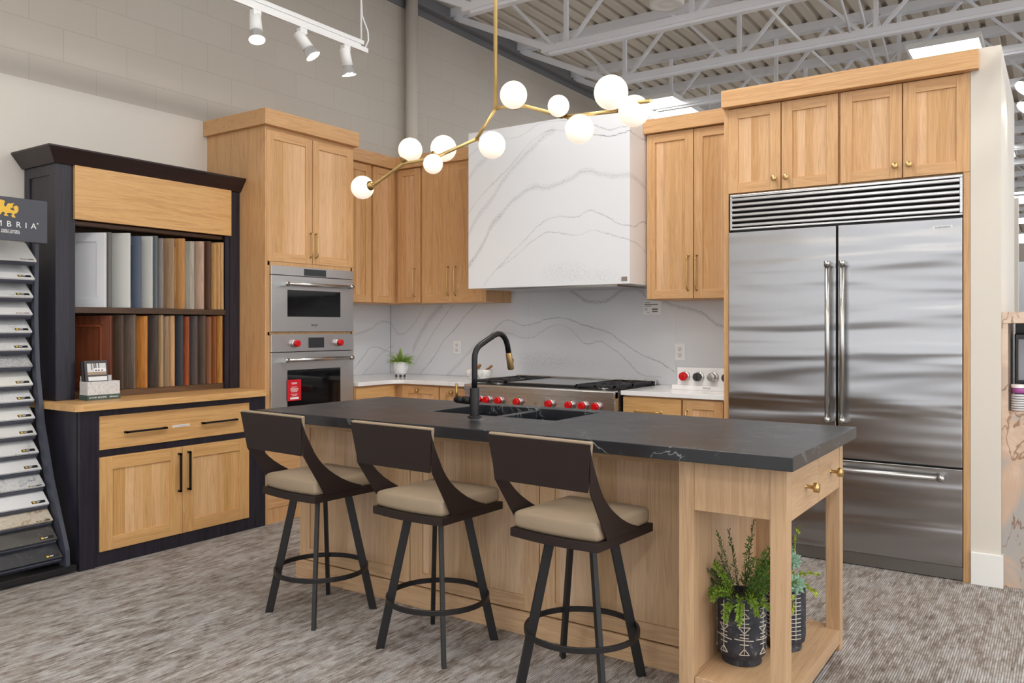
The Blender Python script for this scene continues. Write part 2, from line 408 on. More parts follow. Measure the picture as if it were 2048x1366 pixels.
# bridging and conduit between the joists
def bridge(xb, lab):
    o = thing('joist_bridging', (xb, 5.2, 3.88), lab, 'bridging', 'diagonal bridging rods between joists')
    for k in range(12):
        y = 5.20+1.19*k
        obj('rod', MB().tube([(xb, y+.03, 4.44), (xb, y+1.16, 3.90)], .012, 6), joist_m, o)
        obj('rod', MB().tube([(xb+.04, y+.03, 3.90), (xb+.04, y+1.16, 4.44)], .012, 6), joist_m, o)
bridge(-1.55, 'white crossed bridging rods between joists, left line over the refrigerator cabinets')
bridge(.9, 'white crossed bridging rods between joists, line at the right edge of the ceiling')
o = thing('junction_box', (-2.07, 6.42, 3.93), 'white square electrical box on the joist at top centre', 'junction box')
obj('housing', MB().box(-2.15, -2.0, 6.34, 6.47, 3.93, 4.03), white_p, o, .006)
obj('conduit', MB().tube([(-2.10, 6.40, 4.02), (-2.12, 6.40, 4.48)], .015, 8), white_p, o)
obj('conduit', MB().tube([(-2.03, 6.47, 3.97), (-1.98, 7.3, 3.92), (-1.9, 9.4, 3.92)], .013, 8), white_p, o)
tag(obj('ceiling_speaker', MB().lathe([(0, -.012), (.035, -.012), (.05, -.004), (.09, -.004), (.10, -.012), (.135, -.008), (.14, .0), (.14, .05), (0, .05)], (-2.68, 6.18, 3.96), seg=40), white_p),
    'round white ceiling speaker between the joists', 'speaker')

# ceiling light panels
def panel(x0, y0, label, z=3.9, e=PANEL_E):
    o = thing('ceiling_light', (x0+.305, y0+.61, z), label, 'ceiling light', 'flat lit ceiling panels')
    f = MB(); w = .022
    f.box(x0, x0+.61, y0, y0+w, z, z+.05).box(x0, x0+.61, y0+1.22-w, y0+1.22, z, z+.05).box(x0, x0+w, y0+w, y0+1.22-w, z, z+.05).box(x0+.61-w, x0+.61, y0+w, y0+1.22-w, z, z+.05)
    obj('frame', f, white_p, o)
    obj('diffuser', MB().box(x0+w, x0+.61-w, y0+w, y0+1.22-w, z+.006, z+.014), emit('panel_light', (255, 252, 246), e), o)
    obj('housing', MB().box(x0+w, x0+.61-w, y0+w, y0+1.22-w, z+.02, z+.05), white_p, o)
    for a, b in ((.05, .1), (.56, .1), (.05, 1.12), (.56, 1.12)):
        obj('hanging_wire', MB().tube([(x0+a, y0+b, z+.05), (x0+.305, y0+(.3 if b < .6 else .9), z+.6)], .0015, 4), white_p, o)
    return o
p0 = panel(-4.2, 8.46, 'lit white ceiling panel right behind the hanging globe light')
P0 = (-4.2+.305, 8.46+.61)
def pl(x, y, lab): return dup(p0, (x+.305, y+.61, 3.9), lab)
pl(-1.22, 8.27, 'lit white ceiling panel above the refrigerator cabinets')
for i, (x, y) in enumerate(((-1.2, 18.2), (-1.3, 22.6), (-1.45, 26.5))):
    pl(x, y, 'small lit ceiling panel in the gap at the right edge, '+['highest', 'middle', 'lowest'][i])
for x in (-2.4, 0.4, 3.6, 6.6):  # unseen panels from here on, added as light sources for the room
    for y in (-4.6, -1.9, .8, 3.3):
        if x > 3 and y > 4: continue
        o = pl(x, y, 'added ceiling light panel outside the picture'); o['group'] = 'unseen ceiling panels added for light'
for x in (1.9, 4.8):
    for y in (8.3, 13.0): o = pl(x, y, 'added ceiling light panel outside the picture'); o['group'] = 'unseen ceiling panels added for light'
for x in (-4.2, -1.2):
    o = pl(x, 13.2, 'added ceiling light panel outside the picture'); o['group'] = 'unseen ceiling panels added for light'

# vertical pipe on the left wall
tag(obj('wall_pipe', MB().tube([(-5.00, 5.70, 0), (-5.00, 5.70, 4.5)], .056, 20), plain('pipe_paint', (212, 205, 194), .5)), 'beige vertical pipe running up the block wall in the corner', 'pipe')

# ------------------------------------------------------------ cabinet helpers
def pull(parent, face, pl_, a, z0, z1, m=brass, horiz=False, r=.0045, off=.030, square=False, name='handle'):
    mb = MB()
    def P(a_, z_, d): return (a_, pl_-d, z_) if face == 'y' else (pl_+d, a_, z_)
    if square:
        w = .011
        if horiz: mb.fb(face, pl_, z0, z1, off-w, off, a-w/2, a+w/2).fb(face, pl_, z0, z0+w, 0, off, a-w/2, a+w/2).fb(face, pl_, z1-w, z1, 0, off, a-w/2, a+w/2)
        else: mb.fb(face, pl_, a-w/2, a+w/2, off-w, off, z0, z1).fb(face, pl_, a-w/2, a+w/2, 0, off, z0, z0+w).fb(face, pl_, a-w/2, a+w/2, 0, off, z1-w, z1)
    else:
        q = (lambda s, d: P(s, a, d)) if horiz else (lambda s, d: P(a, s, d))
        mb.tube([q(z0, 0), q(z0, off*.55), q(z0+.008, off*.9), q(z0+.02, off), q((z0+z1)/2, off), q(z1-.02, off), q(z1-.008, off*.9), q(z1, off*.55), q(z1, 0)], r, 10)
        for e in (z0, z1):
            ax = face
            mb.lathe([(0, .003), (.009, .003), (.009, 0)], q(e, 0), ax, 12)
        for e in (z0+.028, z1-.028):
            mb.tube([q(e-.004, off), q(e+.004, off)], r*1.35, 10)
    return obj(name, mb, m, parent)
def knob(parent, face, pl_, a, z, m=brass, r=.016):
    c = (a, pl_, z) if face == 'y' else (pl_, a, z)
    return obj('knob', MB().lathe([(.006, 0), (.006, .022), (r, .024), (r, .034), (r-.002, .036), (0, .036)], c, face, 20), m, parent)
def door(parent, face, pl_, a0, a1, z0, z1, kind='oak', th=.02, rail=.06, stave=.045, name='door', gx=None):
    ax = 'x' if face == 'y' else 'y'
    f = MB()
    f.fb(face, pl_, a0, a0+rail, -th, 0, z0, z1, 0).fb(face, pl_, a1-rail, a1, -th, 0, z0, z1, 0)
    f.fb(face, pl_, a0+rail, a1-rail, -th, 0, z0, z0+rail, 1).fb(face, pl_, a0+rail, a1-rail, -th, 0, z1-rail, z1, 1)
    d = obj(name, f, [wood(kind, 'z'), wood(kind, ax)], parent, .0012, 1)
    obj('panel', MB().fb(face, pl_, a0+rail-.004, a1-rail+.004, -th, -.009, z0+rail-.004, z1-rail+.004), wood(kind, 'z', stave) if stave else wood(kind, 'z'), d)
    return d
def slab(parent, face, pl_, a0, a1, z0, z1, kind='oak', th=.02, name='drawer_front'):
    ax = 'x' if face == 'y' else 'y'
    return obj(name, MB().fb(face, pl_, a0, a1, -th, 0, z0, z1), wood(kind, ax), parent, .0015, 1)

# ------------------------------------------------------------ refrigerator wall
YF = 4.832
o = thing('refrigerator', (-1.06, 5.1, 0), 'large stainless steel french-door refrigerator with top vent grille', 'refrigerator')
obj('body', MB().box(-1.678, -.444, YF+.03, 5.49, .07, 2.128), plain('dark_steel_body', (70, 70, 72), .4, .6), o)
obj('kick_plate', MB().box(-1.689, -.4405, YF+.012, YF+.04, .005, .072), steel('kick_steel', (150, 148, 145), .35, 'z'), o)
d1 = obj('left_door', MB().box(-1.689, -1.067, YF-.012, YF+.04, .597, 1.905), SSd, o, .004)
d2 = obj('right_door', MB().box(-1.057, -.4405, YF-.012, YF+.04, .597, 1.905), SSd, o, .004)
d3 = obj('freezer_drawer', MB().box(-1.689, -.4405, YF-.012, YF+.04, .078, .588), SSd, o, .004)
def fridge_handle(par, a, z0, z1, horiz=False):
    mb = MB(); yh = YF-.012
    if not horiz:
        mb.tube([(a, yh-.055, z0), (a, yh-.055, z1)], .0135, 18)
        for z in (z0+.012, z1-.012):
            mb.tube([(a, yh-.055, z-.014), (a, yh-.055, z+.014)], .0175, 18); mb.box(a-.0165, a+.0165, yh-.052, yh, z-.012, z+.012)
    else:
        mb.tube([(z0, yh-.055, a), (z1, yh-.055, a)], .0135, 18)
        for z in (z0+.012, z1-.012):
            mb.tube([(z-.014, yh-.055, a), (z+.014, yh-.055, a)], .0175, 18); mb.box(z-.012, z+.012, yh-.052, yh, a-.0165, a+.0165)
    obj('handle', mb, SSb, par)
fridge_handle(d1, -1.102, .80, 1.70); fridge_handle(d2, -1.024, .80, 1.70); fridge_handle(d3, .541, -1.61, -.52, True)
g = MB().box(-1.682, -.440, YF-.006, YF+.02, 1.918, 1.93).box(-1.682, -.440, YF-.006, YF+.02, 2.116, 2.132).box(-1.682, -1.668, YF-.006, YF+.02, 1.93, 2.116).box(-.454, -.44, YF-.006, YF+.02, 1.93, 2.116)
gr = obj('vent_grille', g, SS, o, .002)
for k in range(6):
    z = 1.936+k*.031
    obj('louver', MB().prism([(YF-.008, z+.006), (YF-.006, z+.001), (YF+.028, z+.012), (YF+.028, z+.020), (YF-.004, z+.0215), (YF-.008, z+.018)], lambda a, b, t_: (t_, a, b), -1.668, -.454), SS, gr)
obj('grille_recess', MB().box(-1.668, -.454, YF+.026, YF+.03, 1.925, 2.12), gap_m, gr)
b_ = obj('badge', MB().box(-.576, -.486, YF-.0145, YF-.012, 1.850, 1.868), SSb, o)
text('badge_lettering', 'SUB\u2022ZERO', .0155, My(-.531, 1.859, YF-.0148), plain('badge_black', (30, 30, 30), .5), b_, sx=1.05)

o = thing('refrigerator_surround', (-1.05, 5.1, 2.13), 'light oak cabinet surround with flat crown around the refrigerator', 'cabinet')
obj('left_panel', MB().box(-1.722, -1.692, YF+.002, 5.51, 0, 2.66), OZ, o, .001)
obj('right_panel', MB().box(-.438, -.4065, YF+.004, 5.51, 0, 2.66), OZ, o, .001)
obj('box', MB().box(-1.69, -.44, YF+.022, 5.51, 2.137, 2.66), OX, o)
obj('crown', MB().box(-1.722, -.365, YF-.05, YF-.001, 2.66, 2.762).box(-1.700, -.407, YF-.001, YF+.03, 2.66, 2.68).box(-1.722, -1.70, YF+.002, 5.51, 2.66, 2.762), OX, o, .002)
for a0, a1, kx in ((-1.696, -1.380, -1.413), (-1.374, -1.060, -1.343), (-1.046, -.730, -.762), (-.724, -.408, -.692)):
    d = door(o, 'y', YF, a0, a1, 2.143, 2.655, rail=.062)
    knob(d, 'y', YF, kx, 2.207)

# ------------------------------------------------------------ oven tower
XT = -4.44
o = thing('oven_tower_cabinet', (-4.76, 4.0, 0), 'tall light oak oven cabinet with flat crown in the left corner', 'cabinet')
obj('side_panel', MB().box(FX0+.012, XT-.004, 3.582, 3.602, 0, 2.69), wood('oak', 'z'), o, .001)
obj('side_panel', MB().box(FX0+.012, XT-.004, 4.386, 4.402, 0, 2.69), wood('oak', 'z'), o, .001)
obj('face_frame', MB().box(XT-.022, XT-.004, 3.602, 3.618, .0, 1.777).box(XT-.022, XT-.004, 4.374, 4.386, 0, 1.777).box(XT-.022, XT-.004, 3.602, 4.386, 1.277, 1.299).box(XT-.022, XT-.004, 3.602, 4.386, 1.752, 1.78)
    .box(XT-.022, XT-.006, 3.602, 4.386, 0, .585), [OZ], o)
obj('back_panel', MB().box(-5.075, -5.06, 3.602, 4.386, 0, 2.69), OZ, o)
obj('top_panel', MB().box(-5.06, XT-.006, 3.602, 4.386, 2.665, 2.69), OY, o)
obj('crown', MB().box(FX0+.012, XT+.04, 3.548, 3.57, 2.69, 2.797).box(XT+.018, XT+.04, 3.57, 4.42, 2.69, 2.797).box(FX0+.012, XT+.018, 3.57, 4.42, 2.69, 2.70), OY, o, .002)
d = door(o, 'x', XT, 3.591, 3.992, 1.780, 2.668, stave=.05); pull(d, 'x', XT, 3.972, 1.83, 2.0)
d = door(o, 'x', XT, 3.998, 4.396, 1.780, 2.668, stave=.05); pull(d, 'x', XT, 4.020, 1.83, 2.0)
slab(o, 'x', XT, 3.605, 4.385, .105, .335); slab(o, 'x', XT, 3.605, 4.385, .345, .58)

def oven_handle(par, z):
    mb = MB(); xh = XT+.045
    mb.tube([(xh+.012, 3.70, z), (xh+.012, 4.335, z)], .0125, 16)
    for y in (3.712, 4.322): mb.tube([(xh+.012, y-.016, z), (xh+.012, y+.016, z)], .016, 16).box(XT+.014, xh+.006, y-.013, y+.013, z-.015, z+.015)
    obj('handle', mb, SSb, par)
o = thing('speed_oven', (-4.72, 4.0, 1.30), 'upper stainless wall oven with small dark window', 'oven')
obj('body', MB().box(-5.04, XT-.024, 3.622, 4.372, 1.302, 1.748), plain('oven_body', (60, 60, 62), .5, .5), o)
cp = obj('control_panel', MB().box(XT-.022, XT+.014, 3.618, 4.386, 1.690, 1.752), SSy, o, .002)
obj('display', MB().box(XT+.014, XT+.016, 3.905, 4.108, 1.695, 1.742), screen, cp)
dd = obj('door', MB().box(XT-.022, XT+.014, 3.618, 4.386, 1.300, 1.686), SSy, o, .002)
obj('window', MB().box(XT+.014, XT+.0155, 3.756, 4.25, 1.405, 1.59), glass_b, dd)
oven_handle(dd, 1.629)
text('lettering', 'WOLF', .022, Mx(4.0, 1.345, XT+.0148), plain('badge_black', (30, 30, 30), .5), dd)
o = thing('wall_oven', (-4.72, 4.0, .60), 'lower stainless wall oven with two red knobs', 'oven')
obj('body', MB().box(-5.04, XT-.024, 3.622, 4.372, .60, 1.272), plain('oven_body', (60, 60, 62), .5, .5), o)
cp = obj('control_panel', MB().box(XT-.022, XT+.014, 3.618, 4.386, 1.162, 1.282), SSy, o, .002)
obj('display', MB().box(XT+.014, XT+.016, 3.945, 4.09, 1.185, 1.258), screen, cp)
for y in (3.812, 4.218):
    k = obj('knob_bezel', MB().lathe([(.029, 0), (.029, .016), (.026, .020), (0, .020)], (XT+.014, y, 1.219), 'x', 24), SSb, cp)
    obj('red_knob', MB().lathe([(.022, .018), (.024, .024), (.0235, .046), (.021, .050), (0, .050)], (XT+.014, y, 1.219), 'x', 24).box(XT+.06, XT+.068, y-.004, y+.004, 1.199, 1.239), red_m, cp, .001)
dd = obj('door', MB().box(XT-.022, XT+.014, 3.618, 4.386, .60, 1.157), SSy, o, .002)
obj('window', MB().box(XT+.014, XT+.0155, 3.756, 4.25, .70, 1.035), glass_b, dd)
oven_handle(dd, 1.105)
o = thing('hanging_tag', (XT+.02, 3.81, .82), 'red paper tag with white print on the lower wall oven', 'tag')
obj('card', MB().box(XT+.018, XT+.020, 3.750, 3.872, .822, .968), plain('red_card', (205, 14, 34), .6), o)
tx = MB()
for z, w in ((.945, .05), (.937, .045), (.915, .05), (.905, .07), (.898, .07), (.89, .064), (.883, .05), (.865, .06), (.855, .044)): tx.box(XT+.020, XT+.0206, 3.811-w/2, 3.811+w/2, z, z+.0032)
tx.box(XT+.020, XT+.0206, 3.775, 3.85, .832, .846)
obj('white_print', tx, white_m, o)

# ------------------------------------------------------------ upper cabinets
XU, YU, ZU0, ZU1 = -4.69, 5.14, 1.53, 2.66
o = thing('corner_upper_cabinet', (-4.87, 4.9, ZU0), 'oak wall cabinet run turning the corner beside the ovens', 'cabinet')
obj('box', MB().box(-5.07, XU-.022, 4.405, 5.12, ZU0, ZU1).box(XU-.022, -4.408, YU+.022, 5.488, ZU0, ZU1).box(-5.07, XU-.022, 5.12, 5.488, ZU0, ZU1), OZ, o)
obj('crown', MB().box(XU-.03, XU+.03, 4.421, YU+.03, ZU1, 2.76).box(XU+.03, -4.402, YU-.03, YU+.03, ZU1, 2.76), [OY], o, .002)
d = door(o, 'x', XU, 4.410, 4.846, ZU0+.004, ZU1-.004)
d = door(o, 'x', XU, 4.872, 5.119, ZU0+.004, ZU1-.004, rail=.055)
d = door(o, 'y', YU, -4.668, -4.424, ZU0+.004, ZU1-.004, rail=.055); pull(d, 'y', YU, -4.473, 1.59, 1.82)
o = thing('upper_cabinet', (-4.07, 5.3, ZU0), 'two-door oak wall cabinet left of the marble hood', 'cabinet')
obj('box', MB().box(-4.398, -3.742, YU+.022, 5.488, ZU0, ZU1), OZ, o)
obj('face_frame', MB().box(-4.398, -3.742, YU+.001, YU+.022, ZU0, ZU1), OZ, o)
obj('crown', MB().box(-4.400, -3.752, YU-.03, YU+.03, ZU1, 2.76), OX, o, .002)
d = door(o, 'y', YU, -4.394, -4.076, ZU0+.004, ZU1-.004); pull(d, 'y', YU, -4.114, 1.59, 1.82)
d = door(o, 'y', YU, -4.070, -3.752, ZU0+.004, ZU1-.004); pull(d, 'y', YU, -4.040, 1.59, 1.82)
o = thing('upper_cabinet', (-2.05, 5.3, ZU0), 'two-door oak wall cabinet between marble hood and refrigerator', 'cabinet')
obj('box', MB().box(-2.386, -1.724, YU+.022, 5.488, 1.52, 2.655), OZ, o)
obj('crown', MB().box(-2.386, -1.724, YU-.03, YU+.03, 2.655, 2.75), OX, o, .002)
d = door(o, 'y', YU, -2.376, -2.041, 1.524, 2.650); pull(d, 'y', YU, -2.075, 1.58, 1.81)
d = door(o, 'y', YU, -2.035, -1.724, 1.524, 2.650); pull(d, 'y', YU, -2.016, 1.58, 1.81)

# ------------------------------------------------------------ marble hood, backsplash, worktops
F_, YAW_, HY_ = 1624.7, .59737, 653.7
def img(px, py, ax, val):       # point of the photograph on a known plane
    d = Vector((-math.sin(YAW_), math.cos(YAW_), 0))+Vector((math.cos(YAW_), math.sin(YAW_), 0))*((px-1024)/F_)+Vector((0, 0, -(py-HY_)/F_))
    i = 'xyz'.index(ax); c0 = Vector((0, 0, 1.334)); return c0+d*((val-c0[i])/d[i])
def hv(pts):
    r = []
    for X, Y in pts:
        px, py = 930+X/3.795, 220+Y/3.795
        if X > 1255: q = img(px, py, 'x', -2.385); r.append((q.x+(q.y-4.9), q.z))
        else: q = img(px, py, 'y', 4.9); r.append((q.x, q.z))
    return r
HV = [
 (hv([(10, 820), (100, 680), (200, 570), (330, 440), (440, 310), (540, 210), (600, 170)]), .010, .6, 1),
 (hv([(600, 170), (700, 150), (760, 165), (880, 185), (1000, 190), (1080, 200), (1180, 180), (1255, 155), (1300, 195), (1380, 230)]), .012, .95, 0),
 (hv([(20, 960), (110, 790), (200, 680), (300, 520), (400, 400), (500, 300), (600, 200), (680, 150)]), .034, .5, 0),
 (hv([(10, 380), (90, 300), (200, 240), (320, 220), (400, 205), (480, 160), (550, 110), (620, 92), (760, 80), (900, 95), (1000, 120), (1100, 150), (1200, 125), (1255, 120)]), .011, .55, 0),
 (hv([(15, 550), (90, 430), (160, 370), (300, 225)]), .034, .45, 0),
 (hv([(15, 1200), (80, 1110), (150, 990), (200, 880), (280, 790)]), .03, .8, 0),
 (hv([(280, 790), (340, 710), (400, 660), (520, 585), (620, 590), (700, 565), (820, 510), (900, 465), (1050, 490), (1150, 500), (1250, 490), (1370, 590)]), .036, .55, 0),
 (hv([(140, 1330), (240, 1210), (380, 1060), (480, 960), (580, 860), (650, 820), (720, 810), (850, 810), (950, 760), (1000, 775), (1100, 825), (1200, 870), (1290, 885), (1340, 850), (1380, 860)]), .010, .7, 0),
 (hv([(240, 1210), (380, 1110), (520, 990), (620, 930), (700, 930), (860, 950), (960, 915), (1100, 945), (1250, 985), (1300, 1010), (1380, 1090)]), .009, .55, 0)]
q = img(1127, 545, 'y', 4.9); q2 = img(1195, 548, 'y', 4.9)
marble_h = vein_mat('hood_veined_quartz', HV, -3.8, -1.7, 1.5, 2.9, 4.9, base=(228, 231, 236), clouds=((q.x, q.z, .22, .09, .30), (q2.x, q2.z-.02, .22, .07, .25)))
def sv(pts, wall='y'):
    r = []
    for X, Y in pts:
        px, py = 780+X/3.012, 560+Y/3.012
        q = img(px, py, 'y', 5.49) if wall == 'y' else img(X, Y, 'x', -5.07)
        r.append((q.x, q.z) if wall == 'y' else (q.x+(q.y-5.49), q.z))
    return r
SV = [
 (sv([(540, 400), (570, 370), (620, 310), (660, 265), (710, 242), (800, 273), (850, 268), (920, 245), (1000, 228), (1060, 232), (1150, 265), (1220, 285), (1300, 310), (1400, 375), (1500, 440), (1630, 500), (1720, 560)]), .011, .95, 0),
 (sv([(600, 340), (640, 325), (700, 320), (830, 350), (900, 320), (960, 285), (1020, 270), (1070, 285), (1130, 340), (1200, 385), (1260, 370), (1320, 400), (1400, 460), (1480, 540), (1530, 575), (1640, 585)]), .009, .65, 0),
 (sv([(170, 575), (240, 495), (280, 440), (320, 370), (390, 295), (440, 230), (520, 150)]), .010, 1.0, 0),
 (sv([(105, 570), (160, 485), (200, 420), (260, 320), (320, 230), (380, 155)]), .010, .6, 0),
 (sv([(135, 430), (170, 350), (210, 280), (250, 220), (320, 150)]), .045, .7, 0),
 (sv([(340, 575), (400, 520), (480, 430), (560, 360)]), .03, .55, 0),
 (sv([(1060, 45), (1130, 90), (1210, 130), (1300, 125), (1370, 80), (1430, 55), (1540, 95)]), .028, .9, 0),
 (sv([(1640, 130), (1720, 155), (1800, 175), (1870, 195), (1940, 245), (1990, 275), (2040, 280)]), .022, .9, 0),
 (sv([(708, 670), (745, 656), (765, 643), (788, 655)], 'x')+sv([(30, 300), (70, 325), (110, 300), (160, 240), (205, 160)]), .020, .6, 0),
 (sv([(708, 738), (730, 710), (748, 694), (770, 701), (788, 706)], 'x'), .010, .7, 0),
 (sv([(722, 752), (745, 728), (765, 705), (788, 690)], 'x'), .02, .45, 0)]
c1, c2 = sv([(900, 490), (1130, 510)])
marble_s = vein_mat('splash_veined_quartz', SV, -6.3, -1.6, .8, 1.7, 5.49, base=(222, 225, 230), clouds=((c1[0], c1[1], .32, .09, .38), (c2[0], c2[1], .3, .08, .25)))
tag(obj('range_hood', MB().box(-3.733, -2.388, 4.9, 5.489, 1.622, 2.797), marble_h, origin=(0, 0, 0), bevel=.0015), 'white veined marble box hood over the rangetop', 'range hood')
hood = bpy.data.objects['range_hood']
b_ = obj('badge', MB().box(-2.448, -2.405, 4.8965, 4.9, 1.641, 1.669), plain('badge_bronze', (160, 148, 140), .35, .8), hood, .001)
obj('filter_frame', MB().box(-3.60, -2.52, 4.98, 5.42, 1.612, 1.622), SSb, hood)
text('badge_lettering', 'hood', .012, My(-2.4265, 1.655, 4.8962), plain('badge_dark', (90, 80, 76), .5), b_) if False else None
o = thing('backsplash', (0, 0, 0), 'white veined marble slab backsplash along both kitchen walls', 'backsplash')
obj('slab', MB().box(-5.068, -3.5778, 5.490, 5.510, .915, 1.66), marble_s, o)
obj('slab', MB().box(-3.5772, -2.3058, 5.490, 5.510, .915, 1.75), marble_s, o)
obj('slab', MB().box(-2.3052, -1.724, 5.490, 5.510, .915, 1.66), marble_s, o)
obj('slab', MB().box(-5.076, -5.070, 4.405, 5.488, .915, 1.66), marble_s, o)

quartz = stone('worktop_quartz', (238, 238, 240), (214, 216, 220), 2.2, .010, .10)
# L worktop with a rounded inner corner
R = .10; xi, yi = -4.40, 4.84
poly = [(-5.069, 4.406), (xi, 4.406), (xi, yi-R)]
poly += [(xi+R-R*math.cos(a), yi-R+R*math.sin(a)) for a in [PI/2*k/8 for k in range(1, 8)]]
poly += [(xi+R, yi), (-3.675, yi), (-3.675, 5.489), (-5.069, 5.489)]
tag(obj('worktop', MB().prism(poly, lambda a, b, t_: (a, b, t_), .884, .914), quartz, bevel=.002), 'white quartz corner worktop left of the rangetop', 'worktop')
tag(obj('worktop', MB().box(-2.425, -1.7235, 4.84, 5.489, .884, .914), quartz, bevel=.002), 'short white quartz worktop between rangetop and refrigerator', 'worktop')

o = thing('corner_base_cabinet', (-4.6, 4.9, 0), 'oak base cabinet under the corner worktop', 'cabinet')
obj('box', MB().box(-5.07, -4.442, 4.406, 5.48, .10, .882).box(-4.442, -3.68, 4.884, 5.48, .10, .882), OY, o)
obj('toe_kick', MB().box(-5.0, -4.50, 4.406, 5.4, 0, .10).box(-4.50, -3.68, 4.95, 5.4, 0, .10), gap_m, o)
slab(o, 'x', -4.422, 4.412, 4.835, .70, .870, 'oak_yellow'); slab(o, 'x', -4.422, 4.412, 4.835, .115, .69, 'oak_yellow')
d = door(o, 'y', 4.862, -4.366, -3.993, .115, .868, rail=.058); knob(d, 'y', 4.862, -4.197, .834)
d = door(o, 'y', 4.862, -3.981, -3.684, .115, .868, rail=.058); knob(d, 'y', 4.862, -3.855, .834)
o = thing('base_cabinet', (-2.08, 5.1, 0), 'oak base cabinet with a wide drawer right of the rangetop', 'cabinet')
obj('box', MB().box(-2.42, -1.724, 4.884, 5.48, .10, .882), OX, o)
obj('toe_kick', MB().box(-2.42, -1.724, 4.95, 5.4, 0, .10), gap_m, o)
d = slab(o, 'y', 4.862, -2.418, -2.012, .68, .872, 'oak_yellow'); pull(d, 'y', 4.862, .783, -2.327, -2.148, horiz=True)
slab(o, 'y', 4.862, -2.418, -2.012, .115, .67, 'oak_yellow')
d = door(o, 'y', 4.862, -1.998, -1.737, .115, .872, rail=.058); pull(d, 'y', 4.862, -1.970, .60, .807)

# ------------------------------------------------------------ rangetop
o = thing('rangetop', (-3.05, 5.1, .70), 'stainless rangetop with red knobs, griddle and black grates', 'rangetop')
X0, X1, YR = -3.67, -2.435, 4.762
obj('body', MB().box(X0, X1, YR+.02, 5.485, .70, .905), SS, o, .002)
obj('bullnose', MB().prism([(YR, .860), (YR, .903), (YR+.008, .912), (YR+.06, .914), (YR+.06, .860)], lambda a, b, t_: (t_, a, b), X0, X1), SS, o, .002)
cp = obj('control_panel', MB().box(X0+.004, X1-.004, YR+.012, YR+.02, .70, .86), SS, o)
for x in (-3.523, -3.455, -3.350, -3.190, -2.926, -2.768, -2.665, -2.565):
    obj('knob_bezel', MB().lathe([(.031, 0), (.031, .014), (.028, .018), (0, .018)], (x, YR+.012, .806), 'y', 24), SSb, cp)
    obj('red_knob', MB().lathe([(.024, .016), (.026, .022), (.025, .044), (.022, .048), (0, .048)], (x, YR+.012, .806), 'y', 24).box(x-.005, x+.005, YR-.042, YR-.03, .784, .828), red_m, cp, .001)
n_ = obj('name_plate', MB().box(-3.125, -2.975, YR+.008, YR+.012, .74, .846), SSb, cp, .002)
text('lettering', 'W', .02, My(-3.05, .80, YR+.0074), plain('badge_grey', (120, 118, 115), .4, .6), n_)
obj('cooking_surface', MB().box(X0+.01, X1-.01, YR+.07, 5.44, .905, .913), plain('dark_cast_well', (50, 50, 52), .35, .7), o)
obj('island_trim', MB().box(X0+.01, X1-.01, 5.44, 5.475, .905, .948), SS, o, .003)
grate = plain('cast_iron_black', (36, 37, 40), .5)
for x0, x1 in ((X0+.03, -3.345), (-2.765, X1-.03)):
    for y0, y1 in ((YR+.075, 5.10), (5.108, 5.43)):
        g = MB(); w = .014; z0, z1 = .925, .942
        g.box(x0, x1, y0, y0+w, z0, z1).box(x0, x1, y1-w, y1, z0, z1).box(x0, x0+w, y0, y1, z0, z1).box(x1-w, x1, y0, y1, z0, z1)
        xm, ym = (x0+x1)/2, (y0+y1)/2
        g.box(xm-w/2, xm+w/2, y0, ym-.035, z0, z1).box(xm-w/2, xm+w/2, ym+.035, y1, z0, z1).box(x0, xm-.035, ym-w/2, ym+w/2, z0, z1).box(xm+.035, x1, ym-w/2, ym+w/2, z0, z1)
        for sx in (-1, 1):
            for sy in (-1, 1): g.bar((xm+sx*.03, ym+sy*.03, (z0+z1)/2), (xm+sx*((x1-x0)/2-.01), ym+sy*((y1-y0)/2-.01), (z0+z1)/2), .012, .014)
        for a in (x0+.007, x1-.007):
            for b in (y0+.007, y1-.007): g.box(a-.007, a+.007, b-.007, b+.007, .912, z0)
        obj('grate', g, grate, o, .0015)
        obj('burner', MB().lathe([(.055, 0), (.055, .008), (.04, .012), (.04, .018), (.03, .020), (0, .020)], (xm, ym, .913), seg=24), SSb, o)
gd = obj('griddle', MB().box(-3.335, -2.775, YR+.075, 5.43, .905, .932), plain('griddle_frame', (48, 49, 50), .4, .5), o, .003)
obj('griddle_cover', MB().box(-3.33, -2.78, YR+.08, 5.425, .932, .9355), steel('griddle_steel', (190, 192, 192), .2, 'x'), gd, .001)

# ------------------------------------------------------------ things on the kitchen worktops
def outlet(x, z, label, w=.08, h=.125):
    o = thing('wall_outlet', (x, 5.4895, z), label, 'outlet', 'white wall outlets on the backsplash')
    obj('cover_plate', MB().box(x-w/2, x+w/2, 5.483, 5.4895, z-h/2, z+h/2), white_m, o, .002)
    for dz in (-.022, .022):
        r_ = obj('receptacle', MB().box(x-.016, x+.016, 5.4812, 5.483, z+dz-.016, z+dz+.016), plain('outlet_white', (225, 225, 225), .35), o, .004)
        obj('slot', MB().box(x-.008, x-.0058, 5.4806, 5.4812, z+dz-.002, z+dz+.008).box(x+.0058, x+.008, 5.4806, 5.4812, z+dz-.002, z+dz+.008).lathe([(0, .0006), (.003, .0006), (.003, 0)], (x, 5.4812, z+dz-.009), 'y', 8), gap_m, r_)
outlet(-4.302, 1.157, 'white wall outlet on the marble left of the faucet', .08, .115)
outlet(-2.277, 1.154, 'white wall outlet above the sample knobs on the right')
o = thing('price_label', (-2.49, 5.4885, 1.42), 'small white printed sticker label under the right wall cabinet', 'label')
obj('paper', MB().box(-2.562, -2.425, 5.4880, 5.4895, 1.424, 1.522), white_m, o)
mb = MB()
